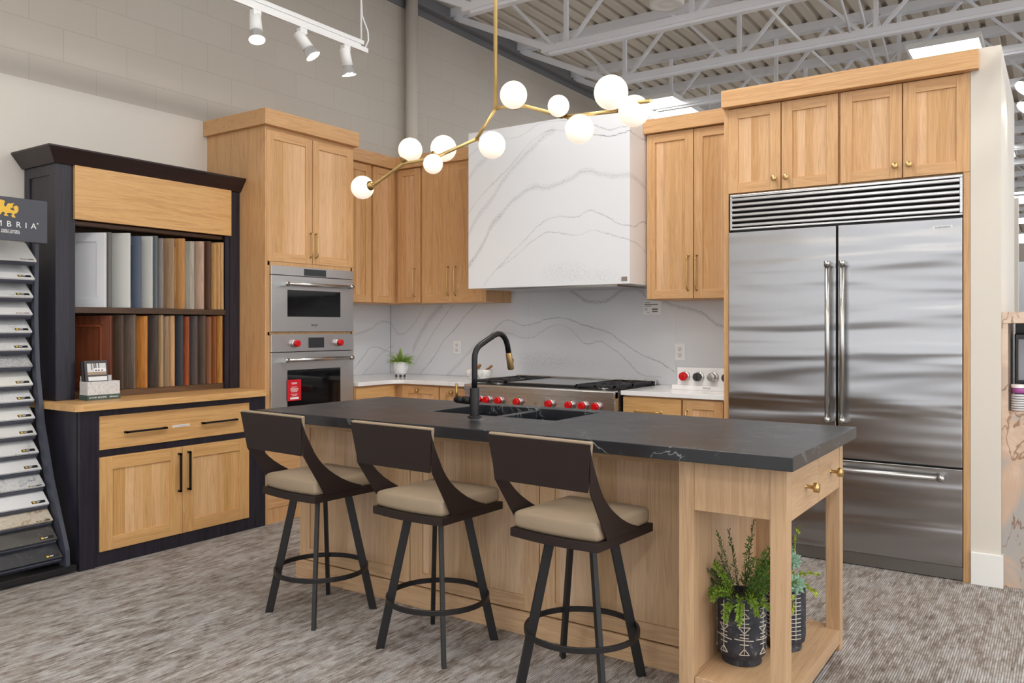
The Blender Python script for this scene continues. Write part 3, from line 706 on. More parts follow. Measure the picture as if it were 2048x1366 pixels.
for a0, a1, z, h in ((-2.556, -2.51, 1.510, .004), (-2.556, -2.45, 1.497, .006), (-2.556, -2.50, 1.486, .004), (-2.55, -2.535, 1.468, .004), (-2.55, -2.53, 1.458, .004), (-2.495, -2.45, 1.462, .012), (-2.495, -2.45, 1.446, .010), (-2.535, -2.515, 1.438, .003)):
    mb.box(a0, a1, 5.4874, 5.488, z-h/2, z+h/2)
obj('print', mb, plain('print_grey', (110, 110, 112), .7), o)

# sample knob stand
o = thing('knob_display_stand', (-1.99, 5.16, .914), 'white countertop stand showing four oven knobs', 'display stand')
obj('base', MB().box(-2.188, -1.74, 5.13, 5.21, .9145, .945), white_m, o, .002)
bk = obj('back_panel', MB().box(-2.160, -1.75, 5.158, 5.172, .945, 1.061), white_m, o, .002)
text('lettering', 'WOLF', .016, My(-1.945, .929, 5.1295), plain('badge_black', (30, 30, 30), .5), o, sx=1.2)
for x, m, nm in ((-2.107, red_m, 'red'), (-2.009, plain('charcoal_knob', (52, 52, 56), .35), 'charcoal'), (-1.911, SSb, 'steel'), (-1.813, plain('graphite_knob', (84, 84, 86), .3, .8), 'graphite')):
    k = obj('knob', MB().lathe([(.033, 0), (.033, .010), (.030, .013), (0, .013)], (x+.006, 5.158, 1.003), 'y', 24), SSb, bk)
    kk = obj('knob_cap', MB().lathe([(.027, .012), (.029, .018), (.028, .040), (.025, .044), (0, .044)], (x, 5.158, 1.003), 'y', 28).box(x-.005, x+.005, 5.104, 5.116, .980, 1.026), m, k, .001)
    kk['label'] = nm+' knob cap'

# potted aloe
def blade(mb, c, az, el, L, w, curl=.0, mi=0, n=6):
    d = Vector((math.cos(az), math.sin(az), 0)); s = Vector((-math.sin(az), math.cos(az), 0)); p = Vector(c); e = el; prev = []
    for i in range(n+1):
        f = i/n; ww = w*(1-f)**.8*(.55+1.2*f if f < .3 else 1)*.5
        dirv = d*math.cos(e)+Vector((0, 0, 1))*math.sin(e); up = -d*math.sin(e)+Vector((0, 0, 1))*math.cos(e)
        prev.append((p-s*ww, p-up*ww*.5, p+s*ww, p+up*ww*.2)); p = p+dirv*(L/n); e -= curl/n
    vs = [q for r_ in prev for q in r_]
    fs = [(i*4+k, i*4+(k+1) % 4, (i+1)*4+(k+1) % 4, (i+1)*4+k) for i in range(n) for k in range(4)]
    mb.add(vs, fs, mi, True)
px_, py_ = -4.60, 5.10
o = thing('potted_aloe', (px_, py_, .9145), 'small spiky green plant in a white grid pot on the corner worktop', 'plant')
zp = .935
t = NT('white_grid_ceramic'); x, y, z = t.xyz()
ang = t.math('ARCTAN2', t.math('SUBTRACT', y, 0), t.math('SUBTRACT', x, 0))
fa = t.math('ABSOLUTE', t.math('SUBTRACT', t.math('FRACT', t.math('MULTIPLY', ang, 5.2)), .5)); fz = t.math('ABSOLUTE', t.math('SUBTRACT', t.math('FRACT', t.math('MULTIPLY', z, 62.0)), .5))
ln = t.math('MAXIMUM', t.math('GREATER_THAN', fa, .44), t.math('GREATER_THAN', fz, .44))
t.p(Base_Color=t.mix(ln, lin((232, 233, 235)), lin((176, 182, 190))), Roughness=.4); gridm = t.m
pot = obj('pot', MB().lathe([(0, 0), (.038, 0), (.055, .018), (.064, .055), (.066, .108), (.060, .108), (.058, .095), (0, .095)], (px_, py_, zp), seg=40), gridm, o)
for a in (0.6, 2.2, 3.8, 5.4): obj('foot', MB().box(px_+.035*math.cos(a)-.005, px_+.035*math.cos(a)+.005, py_+.035*math.sin(a)-.005, py_+.035*math.sin(a)+.005, .9145, zp+.006), plain('pot_foot', (60, 60, 62), .6), o)
obj('soil', MB().lathe([(0, .097), (.058, .096)], (px_, py_, zp), seg=24), plain('soil', (60, 45, 34), .9), o)
green1 = plain('aloe_green', (142, 172, 74), .45); green2 = plain('leaf_mid_green', (92, 134, 44), .5)
mb = MB()
for i in range(150):
    az = random.uniform(0, 2*PI); el = random.uniform(.25, 1.25); blade(mb, (px_+.025*math.cos(az), py_+.025*math.sin(az), zp+.098), az, el, random.uniform(.08, .135), .014, random.uniform(.5, 2.2))
for i in range(60):
    f = i/60; az = i*2.4; blade(mb, (px_, py_, zp+.10+f*.10), az, .5+f*.9, .055*(1-f*.5), .016, -.2)
obj('leaves', mb, [green1], o, recalc=False)

# mortars and pestles
mort = NT('marble_mortar'); mn = mort.noise(mort.co(), 22, 5, .6, .8); mort.p(Base_Color=mort.ramp(mn, [(.45, lin((238, 238, 236))), (.62, lin((206, 204, 200)))]), Roughness=.35); mort = mort.m
pest = wood('pestle', 'x', 0, 1, ((176, 126, 80), (138, 90, 50)))
for x, y, lab, fl in ((-3.945, 5.245, 'left', .9), (-3.80, 5.20, 'right', .7)):
    o = tag(obj('mortar', MB().lathe([(0, 0), (.032, 0), (.036, .006), (.030, .012), (.050, .025), (.062, .055), (.064, .082), (.058, .082), (.054, .05), (.03, .03), (0, .026)], (x, y, .9145), seg=36), mort),
        'white marble mortar, '+lab+' one of the pair behind the faucet', 'mortar', 'marble mortars by the rangetop')
    tag(obj('pestle', MB().tube([(x-.02, y-.012, .952), (x+.02, y-.015, .985), (x+.06, y-.02, 1.010), (x+.082, y-.024, 1.024), (x+.09, y-.026, 1.029)], [.015, .013, .0085, .011, .008] if lab == 'right' else [.012, .0125, .013, .014, .010], 12), pest),
        'wooden pestle leaning in the '+lab+' marble mortar', 'pestle', 'wooden pestles')

# ------------------------------------------------------------ island
IO = 'oak_pale'
soap = NT('soapstone'); v = soap.co()
nn = soap.noise(soap.scale(v, 1.0, 1.6, 1.3), 2.0, 5, .5, .7); d_ = soap.math('ABSOLUTE', soap.math('SUBTRACT', nn, .5)); f1 = soap.math('SUBTRACT', 1.0, soap.math('DIVIDE', d_, .0035), clamp=True)
nb = soap.noise(soap.scale(v, 1.5, .8, 1), 3.6, 5, .55, .9); d2_ = soap.math('ABSOLUTE', soap.math('SUBTRACT', nb, .47)); f2 = soap.math('SUBTRACT', 1.0, soap.math('DIVIDE', d2_, .0045), clamp=True)
mk = soap.ramp(soap.noise(v, 2.7, 2), [(.40, (0, 0, 0)), (.56, (1, 1, 1))])
mk2 = soap.ramp(soap.noise(v, 5.1, 2), [(.48, (0, 0, 0)), (.60, (1, 1, 1))])
f = soap.math('MAXIMUM', soap.math('MULTIPLY', f1, mk), soap.math('MULTIPLY', f2, mk2))
cloudn = soap.noise(v, 6, 5, .65)
soap.p(Base_Color=soap.mix(soap.math('MULTIPLY', f, .6), soap.mix(cloudn, lin((24, 26, 31)), lin((44, 46, 51))), lin((168, 180, 180))), Roughness=soap.math('MULTIPLY_ADD', cloudn, .14, .24)); soap.p(Specular_IOR_Level=.6)
soap.bump(soap.noise(v, 60, 3), .06, .001); soap = soap.m
ITX0, ITX1, ITY0, ITY1 = -3.384, -.722, 2.667, 3.632; IZ0, IZ1 = .866, .914
def plate_with_hole(xs, ys, z0, z1, holes):
    mb = MB(); n, m = len(xs), len(ys)
    idx = {}
    def vid(i, j, k):
        if (i, j, k) not in idx: idx[(i, j, k)] = len(mb.v); mb.v.append((xs[i], ys[j], (z0, z1)[k]))
        return idx[(i, j, k)]
    def face(l): mb.f.append(l); mb.mi.append(0); mb.sm.append(False)
    solid = lambda i, j: 0 <= i < n-1 and 0 <= j < m-1 and (i, j) not in holes
    for i in range(n-1):
        for j in range(m-1):
            if not solid(i, j): continue
            face([vid(i, j, 1), vid(i+1, j, 1), vid(i+1, j+1, 1), vid(i, j+1, 1)]); face([vid(i, j, 0), vid(i, j+1, 0), vid(i+1, j+1, 0), vid(i+1, j, 0)])
            if not solid(i-1, j): face([vid(i, j, 0), vid(i, j, 1), vid(i, j+1, 1), vid(i, j+1, 0)])
            if not solid(i+1, j): face([vid(i+1, j, 0), vid(i+1, j+1, 0), vid(i+1, j+1, 1), vid(i+1, j, 1)])
            if not solid(i, j-1): face([vid(i, j, 0), vid(i+1, j, 0), vid(i+1, j, 1), vid(i, j, 1)])
            if not solid(i, j+1): face([vid(i, j+1, 0), vid(i, j+1, 1), vid(i+1, j+1, 1), vid(i+1, j+1, 0)])
    return mb
SX = (-2.61, -2.275, -2.235, -1.885); SY = (3.115, 3.535)
tag(obj('island_countertop', plate_with_hole([ITX0, SX[0], SX[3], ITX1], [ITY0, SY[0], SY[1], ITY1], IZ0, IZ1, {(1, 1)}), soap, bevel=.003),
    'black soapstone slab with pale veins on top of the oak island', 'countertop')
o = thing('sink', (-2.25, 3.32, .68), 'double-bowl black soapstone sink set into the island top', 'sink')
for a, b in ((SX[0]+.001, SX[1]), (SX[2], SX[3]-.001)):
    y0, y1, zb, w = SY[0]+.001, SY[1]-.001, .70, .018
    mb = MB().box(a-w, b+w, y0-w, y1+w, zb-.02, zb)
    mb.box(a-w, a, y0, y1, zb, .8655).box(b, b+w, y0, y1, zb, .8655).box(a-w, b+w, y0-w, y0, zb, .8655).box(a-w, b+w, y1, y1+w, zb, .8655)
    bo = obj('bowl', mb, soap, o)
    obj('drain', MB().lathe([(0, .002), (.04, .003), (.045, .0)], ((a+b)/2, (y0+y1)/2, zb), seg=24), SSb, bo)
obj('divider', MB().box(SX[1], SX[2], SY[0]+.001, SY[1]-.001, .70, .903), soap, o, .004)

o = thing('island_cabinet', (-2.1, 3.2, 0), 'pale oak kitchen island cabinet with open shelf end', 'kitchen island')
PO = wood(IO, 'z'); POX = wood(IO, 'x'); POY = wood(IO, 'y')
YI = 2.95; XE = -1.10
# hollow body so the sink hangs inside
obj('body', MB().box(-3.376, -3.356, YI+.022, 3.58, .0, .865).box(XE-.03, XE-.01, YI+.022, 3.58, 0, .865).box(-3.356, XE-.03, 3.56, 3.58, 0, .865).box(-3.356, XE-.03, YI+.022, 3.56, .08, .10), PO, o)
mods = [(-3.376, -2.602), (-2.598, -1.867), (-1.863, -1.1115)]
for i, (a0, a1) in enumerate(mods):
    f = MB().fb('y', YI, a0, a0+.075, -.022, 0, .10, .865).fb('y', YI, a1-.075, a1, -.022, 0, .10, .865)
    f.fb('y', YI, a0+.075, a1-.075, -.022, 0, .10, .165, 1).fb('y', YI, a0+.075, a1-.075, -.022, 0, .80, .865, 1)
    e = obj('end_panel', f, [PO, POX], o, .0012, 1)
    obj('panel', MB().fb('y', YI, a0+.07, a1-.07, -.022, -.008, .16, .805), wood(IO, 'z', .09), e)
obj('baseboard', MB().box(-3.392, XE-.02, YI-.016, YI, 0, .098), POX, o, .003)
obj('baseboard', MB().box(-3.392, -3.3765, YI, 3.58, 0, .098), POY, o, .003)
# open end
def leg(x0, x1, y0, y1, name='leg'): obj(name, MB().box(x0, x1, y0, y1, 0, .865), PO, o, .002)
leg(-1.146, -1.091, 2.75, 2.805); leg(-.820, -.764, 2.75, 2.806); leg(-.820, -.764, 3.518, 3.574); leg(XE-.01, -1.045, 3.50, 3.574)
obj('post_filler', MB().box(-1.12, -1.1005, 2.805, YI+.008, 0, .865), PO, o)
obj('apron', MB().box(-1.091, -.820, 2.757, 2.777, .682, .865), PO, o, .001)
obj('apron', MB().box(-1.045, -.820, 3.55, 3.57, .682, .865), PO, o, .001)
obj('side_frame', MB().box(XE-.01, XE, 2.9585, 3.02, 0, .865).box(XE-.01, XE, 3.02, 3.50, .81, .865), PO, o)
obj('side_panel', MB().box(XE-.012, XE-.004, 3.02, 3.50, .09, .81), wood(IO, 'z', .09), o)
obj('drawer_box', MB().box(-1.09, -.79, 2.81, 3.515, .69, .862), PO, o)
for y0, y1, ky in ((2.812, 3.180, 2.998), (3.186, 3.515, 3.367)):
    d = slab(o, 'x', -.766, y0, y1, .674, .862, IO)
    obj('knob', MB().lathe([(.008, 0), (.0065, .004), (.0065, .026), (.0175, .028), (.0175, .046), (0, .046)], (-.766, ky, .762), 'x', 22), brass, d)
obj('bottom_shelf', MB().prism([(XE, 2.807), (XE, 3.499), (-1.044, 3.499), (-1.044, 3.574), (-.821, 3.574), (-.821, 3.517), (-.764, 3.517), (-.764, 2.807), (-.821, 2.807), (-.821, 2.76), (-1.090, 2.76), (-1.090, 2.807)], lambda a, b, t_: (a, b, t_), .032, .088), wood(IO, 'y'), o, .002)

# faucet
o = thing('kitchen_faucet', (-2.273, 3.031, .9145), 'matte black pull-down kitchen faucet with brass spray head', 'faucet')
obj('base_flange', MB().lathe([(0, .006), (.030, .006), (.033, .004), (.033, 0)], (-2.273, 3.031, .9145), seg=32), black_m, o)
obj('body', MB().lathe([(.0225, 0), (.0225, .128), (.0205, .132), (.014, .132)], (-2.273, 3.031, .918), seg=32), black_m, o)
Pth = [(3.031, 1.04), (3.031, 1.10), (3.031, 1.185), (3.034, 1.205), (3.042, 1.222), (3.055, 1.236), (3.075, 1.248), (3.125, 1.2685), (3.185, 1.292), (3.215, 1.300), (3.243, 1.299), (3.268, 1.288), (3.288, 1.268), (3.300, 1.245), (3.312, 1.205)]
obj('spout', MB().tube([(-2.273, a, b) for a, b in Pth], .0135, 18), black_m, o)
t = NT('knurled_brass'); w_ = t.n('TexWave', wave_type='BANDS', bands_direction='X'); t.l(t.co(), w_.inputs[0]); w_.inputs['Scale'].default_value = 160; t.p(Base_Color=lin((182, 152, 104)), Metallic=1.0, Roughness=.35); t.bump(w_.outputs[1], .5, .001)
obj('spray_head', MB().tube([(-2.273, 3.3115, 1.2065), (-2.273, 3.313, 1.200), (-2.273, 3.330, 1.130), (-2.273, 3.3315, 1.123)], [.0135, .0155, .0165, .0145], 24), t.m, o)
obj('spray_button', MB().box(-2.279, -2.267, 3.339, 3.346, 1.155, 1.175), black_m, o)
obj('valve_arm', MB().tube([(-2.293, 3.031, .990), (-2.335, 3.031, .990)], .0185, 20).tube([(-2.336, 3.031, .990), (-2.376, 3.031, .990)], .0165, 20), black_m, o)
obj('lever', MB().tube([(-2.378, 3.031, .985), (-2.380, 3.031, 1.066)], .0058, 12), brass_dk, o)
obj('lever_hub', MB().tube([(-2.376, 3.031, .990), (-2.388, 3.031, .990)], .0125, 16), black_m, o)

# ------------------------------------------------------------ stools
def mk_stool():
    o = thing('bar_stool', (0, 0, 0), '', 'stool', 'swivel bar stools at the island')
    def plan(w, yb, yf, bulge, n=10, ins=0):
        p = [(w-ins, yf-ins), (-w+ins, yf-ins)]
        return p+[(-w+ins+(2*w-2*ins)*k/n, yb+ins-bulge*math.sin(PI*k/n)) for k in range(n+1)]
    lg = .17; tp = .085
    for sx in (-1, 1):
        for sy in (-1, 1):
            a, b = Vector((sx*tp, sy*tp, .556)), Vector((sx*lg, sy*lg, .0))
            rad = Vector((sx, sy, 0)).normalized(); tan = Vector((-sy, sx, 0)).normalized()
            mb = MB(); vs = []
            for c_ in (a, b):
                for u, v_ in ((-1, -1), (1, -1), (1, 1), (-1, 1)): vs.append(c_+rad*u*.0175+tan*v_*.009)
            mb.add(vs, [(3, 2, 1, 0), (4, 5, 6, 7), (0, 1, 5, 4), (1, 2, 6, 5), (2, 3, 7, 6), (3, 0, 4, 7)])
            L_ = obj('leg', mb, leg_m, o, .0015, 1)
    n = 48; r0, r1, z0, z1 = .207, .217, .193, .214; vs = []; fs = []
    for k in range(n):
        c_, s_ = math.cos(2*PI*k/n), math.sin(2*PI*k/n)
        vs += [(r0*c_, r0*s_, z0), (r1*c_, r1*s_, z0), (r1*c_, r1*s_, z1), (r0*c_, r0*s_, z1)]
    for k in range(n):
        j = (k+1) % n
        for q in range(4): fs.append((k*4+q, k*4+(q+1) % 4, j*4+(q+1) % 4, j*4+q))
    obj('footrest_ring', MB().add(vs, fs, 0, False), leg_m, o, .0015, 1)
    obj('swivel', MB().lathe([(0, 0), (.10, 0), (.10, .006), (.13, .006), (.13, .010), (0, .010)], (0, 0, .548), seg=24), leg_m, o)
    obj('seat_plate', MB().prism(plan(.192, -.190, .200, .018), lambda a, b, t_: (a, b, t_), .5585, .590), bronze_m, o, .002)
    # cushion
    rings = [(.590, .010), (.596, .003), (.606, .0), (.636, .0), (.644, .002), (.650, .007), (.654, .016), (.6575, .035), (.661, .07), (.664, .13)]
    base = []
    def rp(ins, n=40):     # rounded plan sampled
        pts = plan(.184, -.180, .186, .016, 12, 0); c0 = Vector((0, 0)); out = []
        # resample polygon, then shrink towards centre with rounding
        P_ = [Vector(q) for q in pts]; L_ = [(P_[(i+1) % len(P_)]-P_[i]).length for i in range(len(P_))]; T_ = sum(L_)
        for k in range(n):
            d = T_*k/n; i = 0
            while d > L_[i]: d -= L_[i]; i += 1
            q = P_[i].lerp(P_[(i+1) % len(P_)], d/L_[i]); ang_ = math.atan2(q.y, q.x)
            m_ = max(abs(q.x), abs(q.y)); ex = (abs(q.x)**44+abs(q.y)**44)**(1/44); q = q*(m_/ex)
            out.append(q*(1-ins/.18))
        return out
    vs = []; N_ = 104
    for z_, ins in rings: vs += [(q.x, q.y, z_) for q in rp(ins, N_)]
    vs.append((0, 0, .665)); R_ = len(rings)
    fs = [(i*N_+k, i*N_+(k+1) % N_, (i+1)*N_+(k+1) % N_, (i+1)*N_+k) for i in range(R_-1) for k in range(N_)]
    fs += [((R_-1)*N_+k, (R_-1)*N_+(k+1) % N_, R_*N_) for k in range(N_)]
    t = NT('taupe_leatherette'); vo = t.n('TexVoronoi'); t.l(t.co(), vo.inputs['Vector']); vo.inputs['Scale'].default_value = 260
    t.p(Base_Color=lin((160, 142, 120)), Roughness=.42); t.bump(vo.outputs['Distance'], .25, .001); leath = t.m
    cu = obj('seat_cushion', MB().add(vs, fs, 0, True), leath, o)
    obj('care_label', MB().box(-.1862, -.1850, -.158, -.146, .596, .616), plain('label_black', (25, 25, 25), .6), cu)
    # back panel: leaning, trapezoid
    def bp(x, s, off): # s 0 bottom..1 top
        return (x, -.262-.020*s+off, .778+.166*s)
    def slabp(w0, w1, o0, o1, z_e=0):
        k = 1+z_e
        vs = [bp(-w0, 0, o0), bp(w0, 0, o0), bp(w1, k, o0), bp(-w1, k, o0), bp(-w0, 0, o1), bp(w0, 0, o1), bp(w1, k, o1), bp(-w1, k, o1)]
        return MB().add(vs, [(3, 2, 1, 0), (4, 5, 6, 7), (0, 1, 5, 4), (1, 2, 6, 5), (2, 3, 7, 6), (3, 0, 4, 7)])
    obj('backrest', slabp(.198, .222, -.006, .0), bronze_m, o, .0015, 1)
    obj('back_pad', slabp(.190, .2225, .0005, .020, .05), leath, o, .006, 3)
    arm = [(-.278, .930), (-.253, .873), (-.225, .825), (-.203, .787), (-.178, .754), (-.151, .726), (-.120, .700), (-.085, .676), (-.045, .652), (-.002, .631), (.035, .616), (.072, .605), (.072, .590), (-.135, .590), (-.203, .690), (-.262, .778)]
    for sx in (-1, 1):
        obj('arm', MB().prism(arm, lambda a, b, t_, s=sx: (s*(t_+(b-.59)*.062), a, b), .1905, .1965), bronze_m, o, .001, 1)
    return o
st = mk_stool(); st['label'] = 'bar stool at the left end of the island, nearest the display cabinet'
def place(o, x, y, base, seat):
    o.location = (x, y, 0); o.rotation_euler = (0, 0, base); ORG[o.name] = Vector((x, y, 0))
    for ch in o.children:
        if not ch.name.startswith(('leg', 'footrest', 'swivel')): ch.rotation_euler = (0, 0, seat-base)
s2 = dup(st, (0, 0, 0), 'middle bar stool of the three, in front of the faucet'); s3 = dup(st, (0, 0, 0), 'bar stool nearest the island open shelf end')
place(st, -2.89, 2.655, math.radians(-5.5), math.radians(-4)); place(s2, -2.18, 2.65, 0, math.radians(-2.5)); place(s3, -1.497, 2.665, math.radians(3.0), math.radians(-4))

# ------------------------------------------------------------ chandelier
brass_keep = brass; brass = plain('satin_brass', (228, 200, 138), .42, .9)
CY = 3.15
def g(px, py, dy=0): q = img(px, py, 'y', CY+dy); return (q.x, q.y, q.z)
o = thing('globe_chandelier', (-2.238, CY, 2.37), 'branching brass hanging light with ten glowing white globes', 'chandelier')
obj('stem', MB().tube([(-2.238, CY, 2.372), (-2.238, CY, 4.46)], .0095, 14), brass, o)
obj('ceiling_canopy', MB().lathe([(0, 0), (.06, 0), (.06, .03), (0, .03)], (-2.238, CY, 4.455), seg=24), brass, o)
main = [(749, 369.5), (807.3, 327), (854, 318.9), (879.8, 310.8), (952.3, 278.6), (991, 217.3), (1006, 214), (1050.6, 212.5), (1095.7, 224.4), (1131, 233.5), (1234.3, 222.2)]
dys = [0, 0, 0, 0, 0, 0, 0, 0, 0, 0, 0]
obj('branch', MB().tube([g(*main[i], dys[i]) for i in range(5)], .0085, 12), brass, o)
obj('branch', MB().tube([g(*main[i]) for i in (4, 5)], .0085, 12), brass, o)
obj('branch', MB().tube([g(*main[i]) for i in (5, 6, 7, 8, 9)], .0085, 12), brass, o)
obj('branch', MB().tube([g(*main[i]) for i in (9, 10)], .0085, 12), brass, o)
obj('branch', MB().tube([g(1234.3, 222.2), g(1246, 207, -.03), g(1302, 202, -.10)], .0085, 12), brass, o)
gm = NT('opal_glass'); gm.p(Base_Color=lin((240, 236, 230)), Roughness=.25, Emission_Color=lin((255, 236, 212)))
lw = gm.n('LayerWeight'); lw.inputs[0].default_value = .35
gm.p(Emission_Strength=gm.math('MULTIPLY_ADD', lw.outputs['Facing'], -1.1, GLOBE_E)) if False else gm.p(Emission_Strength=.62)
gm = gm.m
def globe(px, py, r, dy, ax, ay):
    c_ = g(px, py, dy); an = g(ax, ay)
    q = obj('globe', MB().sphere(c_, r, seg=36, rings=22), gm, o)
    cv, av = Vector(c_), Vector(an); dv = (cv-av).normalized(); tip = cv-dv*(r*.96)
    U = dv.orthogonal().normalized(); V = dv.cross(U)
    obj('cup', MB().lathe([(.007, -.0), (.014, .0), (.024, .012), (.026, .022)], tip-dv*.018, (U, V, dv), 20), brass_dk, q)
    if (tip-av).length > .02: obj('neck', MB().tube([av, tip-dv*.01], .006, 10), brass, q)
for a in ((725, 375, .062, 0, 749, 369.5), (820.5, 300, .062, .02, 806, 326), (887, 297, .066, .06, 862, 317), (866, 328, .049, -.03, 866, 316), (984, 290, .064, -.03, 953, 279),
          (1027, 190, .063, -.05, 1030, 213), (1117, 212, .048, -.05, 1125, 232), (1159, 258, .064, -.02, 1134, 234), (1222, 185, .072, -.09, 1232, 221), (1268, 222, .066, -.03, 1236, 222)): globe(*a)

brass = brass_keep
# ------------------------------------------------------------ track lights
XK = -3.97
o = thing('light_track', (XK, 3.5, 3.24), 'white ceiling-hung light track rail with end cable', 'light track')
tr = obj('rail', MB().box(XK-.018, XK+.018, 1.2, 4.055, 3.225, 3.245).box(XK-.018, XK-.006, 1.2, 4.055, 3.213, 3.225).box(XK+.006, XK+.018, 1.2, 4.055, 3.213, 3.225), white_m, o)
obj('stiffener', MB().box(XK-.014, XK+.014, 1.2, 4.02, 3.262, 3.288).box(XK-.004, XK+.004, 1.2, 4.0, 3.245, 3.262), white_m, o)
obj('hanger_rod', MB().tube([(XK, 4.005, 3.28), (XK, 4.005, 4.5)], .007, 8), white_m, o)
obj('cable', MB().tube([(XK, 4.045, 3.25), (XK, 4.075, 3.31), (XK, 4.07, 3.37), (XK, 4.015, 3.46), (XK+.005, 3.998, 3.6), (XK, 4.01, 3.9), (XK, 4.01, 4.5)], .0055, 8), white_m, o)
def head(y, aim, lab):
    o = thing('track_light_head', (XK, y, 3.21), lab, 'spotlight', 'white track light heads')
    obj('adapter', MB().box(XK-.020, XK+.020, y-.028, y+.028, 3.178, 3.2125), white_m, o, .003)
    D = Vector(aim).normalized(); top = Vector((XK, y, 3.145)); S = D.orthogonal().normalized(); V = D.cross(S)
    obj('bracket', MB().bar((XK+.018, y, 3.185), (XK+.03, y, 3.11), .016, .006).tube([(XK+.012, y, 3.18), (XK+.012, y, 3.15)], .008, 10), white_m, o)
    obj('shade', MB().lathe([(0, -.045), (.030, -.045), (.034, -.04), (.036, .07), (.031, .07), (.030, .0)], top, (S, V, D), 28), white_m, o)
    b_ = obj('bulb', MB().lathe([(.028, .05), (.032, .075), (.046, .115), (.048, .124), (.047, .128)], top, (S, V, D), 28), plain('reflector_bulb', (225, 228, 232), .1, .7), o)
    obj('lens', MB().lathe([(.0465, .126), (.03, .130), (0, .131)], top, (S, V, D), 28), emit('bulb_glow', (255, 248, 235), BULB_E), b_)
    ld = bpy.data.lights.new('spot', 'SPOT'); ld.energy = TRACK_W; ld.spot_size = 1.5; ld.spot_blend = 1; ld.shadow_soft_size = .045; ld.color = (1, .93, .83)
    lo = bpy.data.objects.new('spot_light', ld); C.objects.link(lo); lo.parent = o
    lo.location = (top+D*.14)-ORG[o.name]; lo.rotation_euler = D.to_track_quat('-Z', 'Y').to_euler()
head(3.130, (.30, -.15, -1), 'white track spotlight with wide glowing face, leftmost of three')
head(3.485, (.52, .40, -1), 'white track spotlight tilted to the right, middle of three')
head(3.860, (.05, .22, -1), 'white track spotlight nearest the cable end of the rail')

# ------------------------------------------------------------ display cabinet on the left wall
XH, XB = -4.71, -4.43
o = thing('display_base_cabinet', (-4.75, 2.96, 0), 'black base cabinet with oak drawer and two oak doors', 'cabinet')
obj('body', MB().box(FX0+.013, XB-.022, 2.338, 3.578, .0, .873), EZ, o, .001)
obj('side_panel', MB().box(FX0+.05, XB-.03, 2.330, 2.338, .0, .873), EZ, o)
ff = MB().box(XB-.022, XB, 2.330, 2.415, 0, .873).box(XB-.03, XB-.008, 2.415, 2.443, 0, .873).box(XB-.03, XB-.008, 3.444, 3.50, 0, .873).box(XB-.03, XB-.006, 3.50, 3.578, 0, .873)
ff.box(XB-.03, XB-.008, 2.443, 3.444, .836, .873).box(XB-.03, XB-.008, 2.443, 3.444, .608, .648).box(XB-.03, XB-.008, 2.443, 3.444, 0, .08)
obj('face_frame', ff, EZ, o, .001, 1)
YW = 'oak_yellow'
d = slab(o, 'x', XB, 2.443, 3.444, .648, .836, YW, name='drawer'); pull(d, 'x', XB, .735, 2.583, 2.838, black_m, True, square=True); pull(d, 'x', XB, .738, 3.082, 3.335, black_m, True, square=True)
d = door(o, 'x', XB, 2.443, 2.952, .081, .607, YW, rail=.075, stave=.055); pull(d, 'x', XB, 2.927, .338, .572, black_m, square=True)
d = door(o, 'x', XB, 2.955, 3.442, .081, .607, YW, rail=.075, stave=.055); pull(d, 'x', XB, 2.991, .340, .575, black_m, square=True)
ls = thing('drawer_label', (XB+.001, 2.945, .73), 'small white printed strip stuck on the display cabinet drawer', 'label')
obj('paper', MB().box(XB+.0005, XB+.0015, 2.887, 3.002, .729, .742), white_m, ls)
mb = MB()
for k in range(12): mb.box(XB+.0015, XB+.002, 2.893+k*.0088, 2.899+k*.0088, .733, .738)
obj('print', mb, plain('print_light_grey', (170, 170, 172), .7), ls)
poly = [(FX0+.013, 2.288), (-4.43, 2.288), (-4.405, 2.293), (-4.392, 2.305), (-4.385, 2.33), (-4.385, 3.545), (-4.40, 3.5805), (FX0+.013, 3.5805)]
tag(obj('desk_top', MB().prism(poly, lambda a, b, t_: (a, b, t_), .874, .914), wood(YW, 'y'), bevel=.003), 'oak slab top on the black display base cabinet', 'countertop')

o = thing('display_hutch', (-4.9, 2.96, .914), 'black wooden hutch with angled crown holding sample doors', 'display cabinet')
HT = 2.29
obj('side_panel', MB().box(FX0+.013, XH-.02, 2.350, 2.375, .915, HT), EZ, o, .001)
sf = MB().box(FX0+.02, FX0+.08, 2.343, 2.350, .915, HT).box(XH-.07, XH-.001, 2.343, 2.350, .915, HT).box(FX0+.08, XH-.07, 2.343, 2.350, .915, .98).box(FX0+.08, XH-.07, 2.343, 2.350, HT-.09, HT)
obj('side_frame', sf, EZ, o)
obj('stile', MB().box(XH-.02, XH, 2.350, 2.430, .915, HT), EZ, o, .001); obj('stile', MB().box(XH-.02, XH, 3.505, 3.580, .915, HT), EZ, o, .001)
obj('inner_stile', MB().box(XH-.03, XH-.008, 2.430, 2.456, .915, HT), EZ, o); obj('inner_stile', MB().box(XH-.03, XH-.008, 3.470, 3.505, .915, HT), EZ, o)
obj('side_panel', MB().box(FX0+.013, XH-.03, 3.555, 3.579, .915, HT), EZ, o)
IN = wood('hutch_inside', 'z', 0, 3, ((96, 66, 40), (70, 46, 28)))
obj('back', MB().box(FX0+.013, FX0+.022, 2.376, 3.554, .915, HT), IN, o)
obj('top', MB().box(FX0+.022, XH-.02, 2.376, 3.554, HT-.02, HT), EY, o)
obj('top_rail', MB().box(XH-.03, XH-.006, 2.430, 3.505, 1.955, HT), EZ, o)
obj('header_panel', MB().box(XH-.006, XH+.016, 2.443, 3.502, 1.953, 2.263), wood(YW, 'y'), o, .0015)
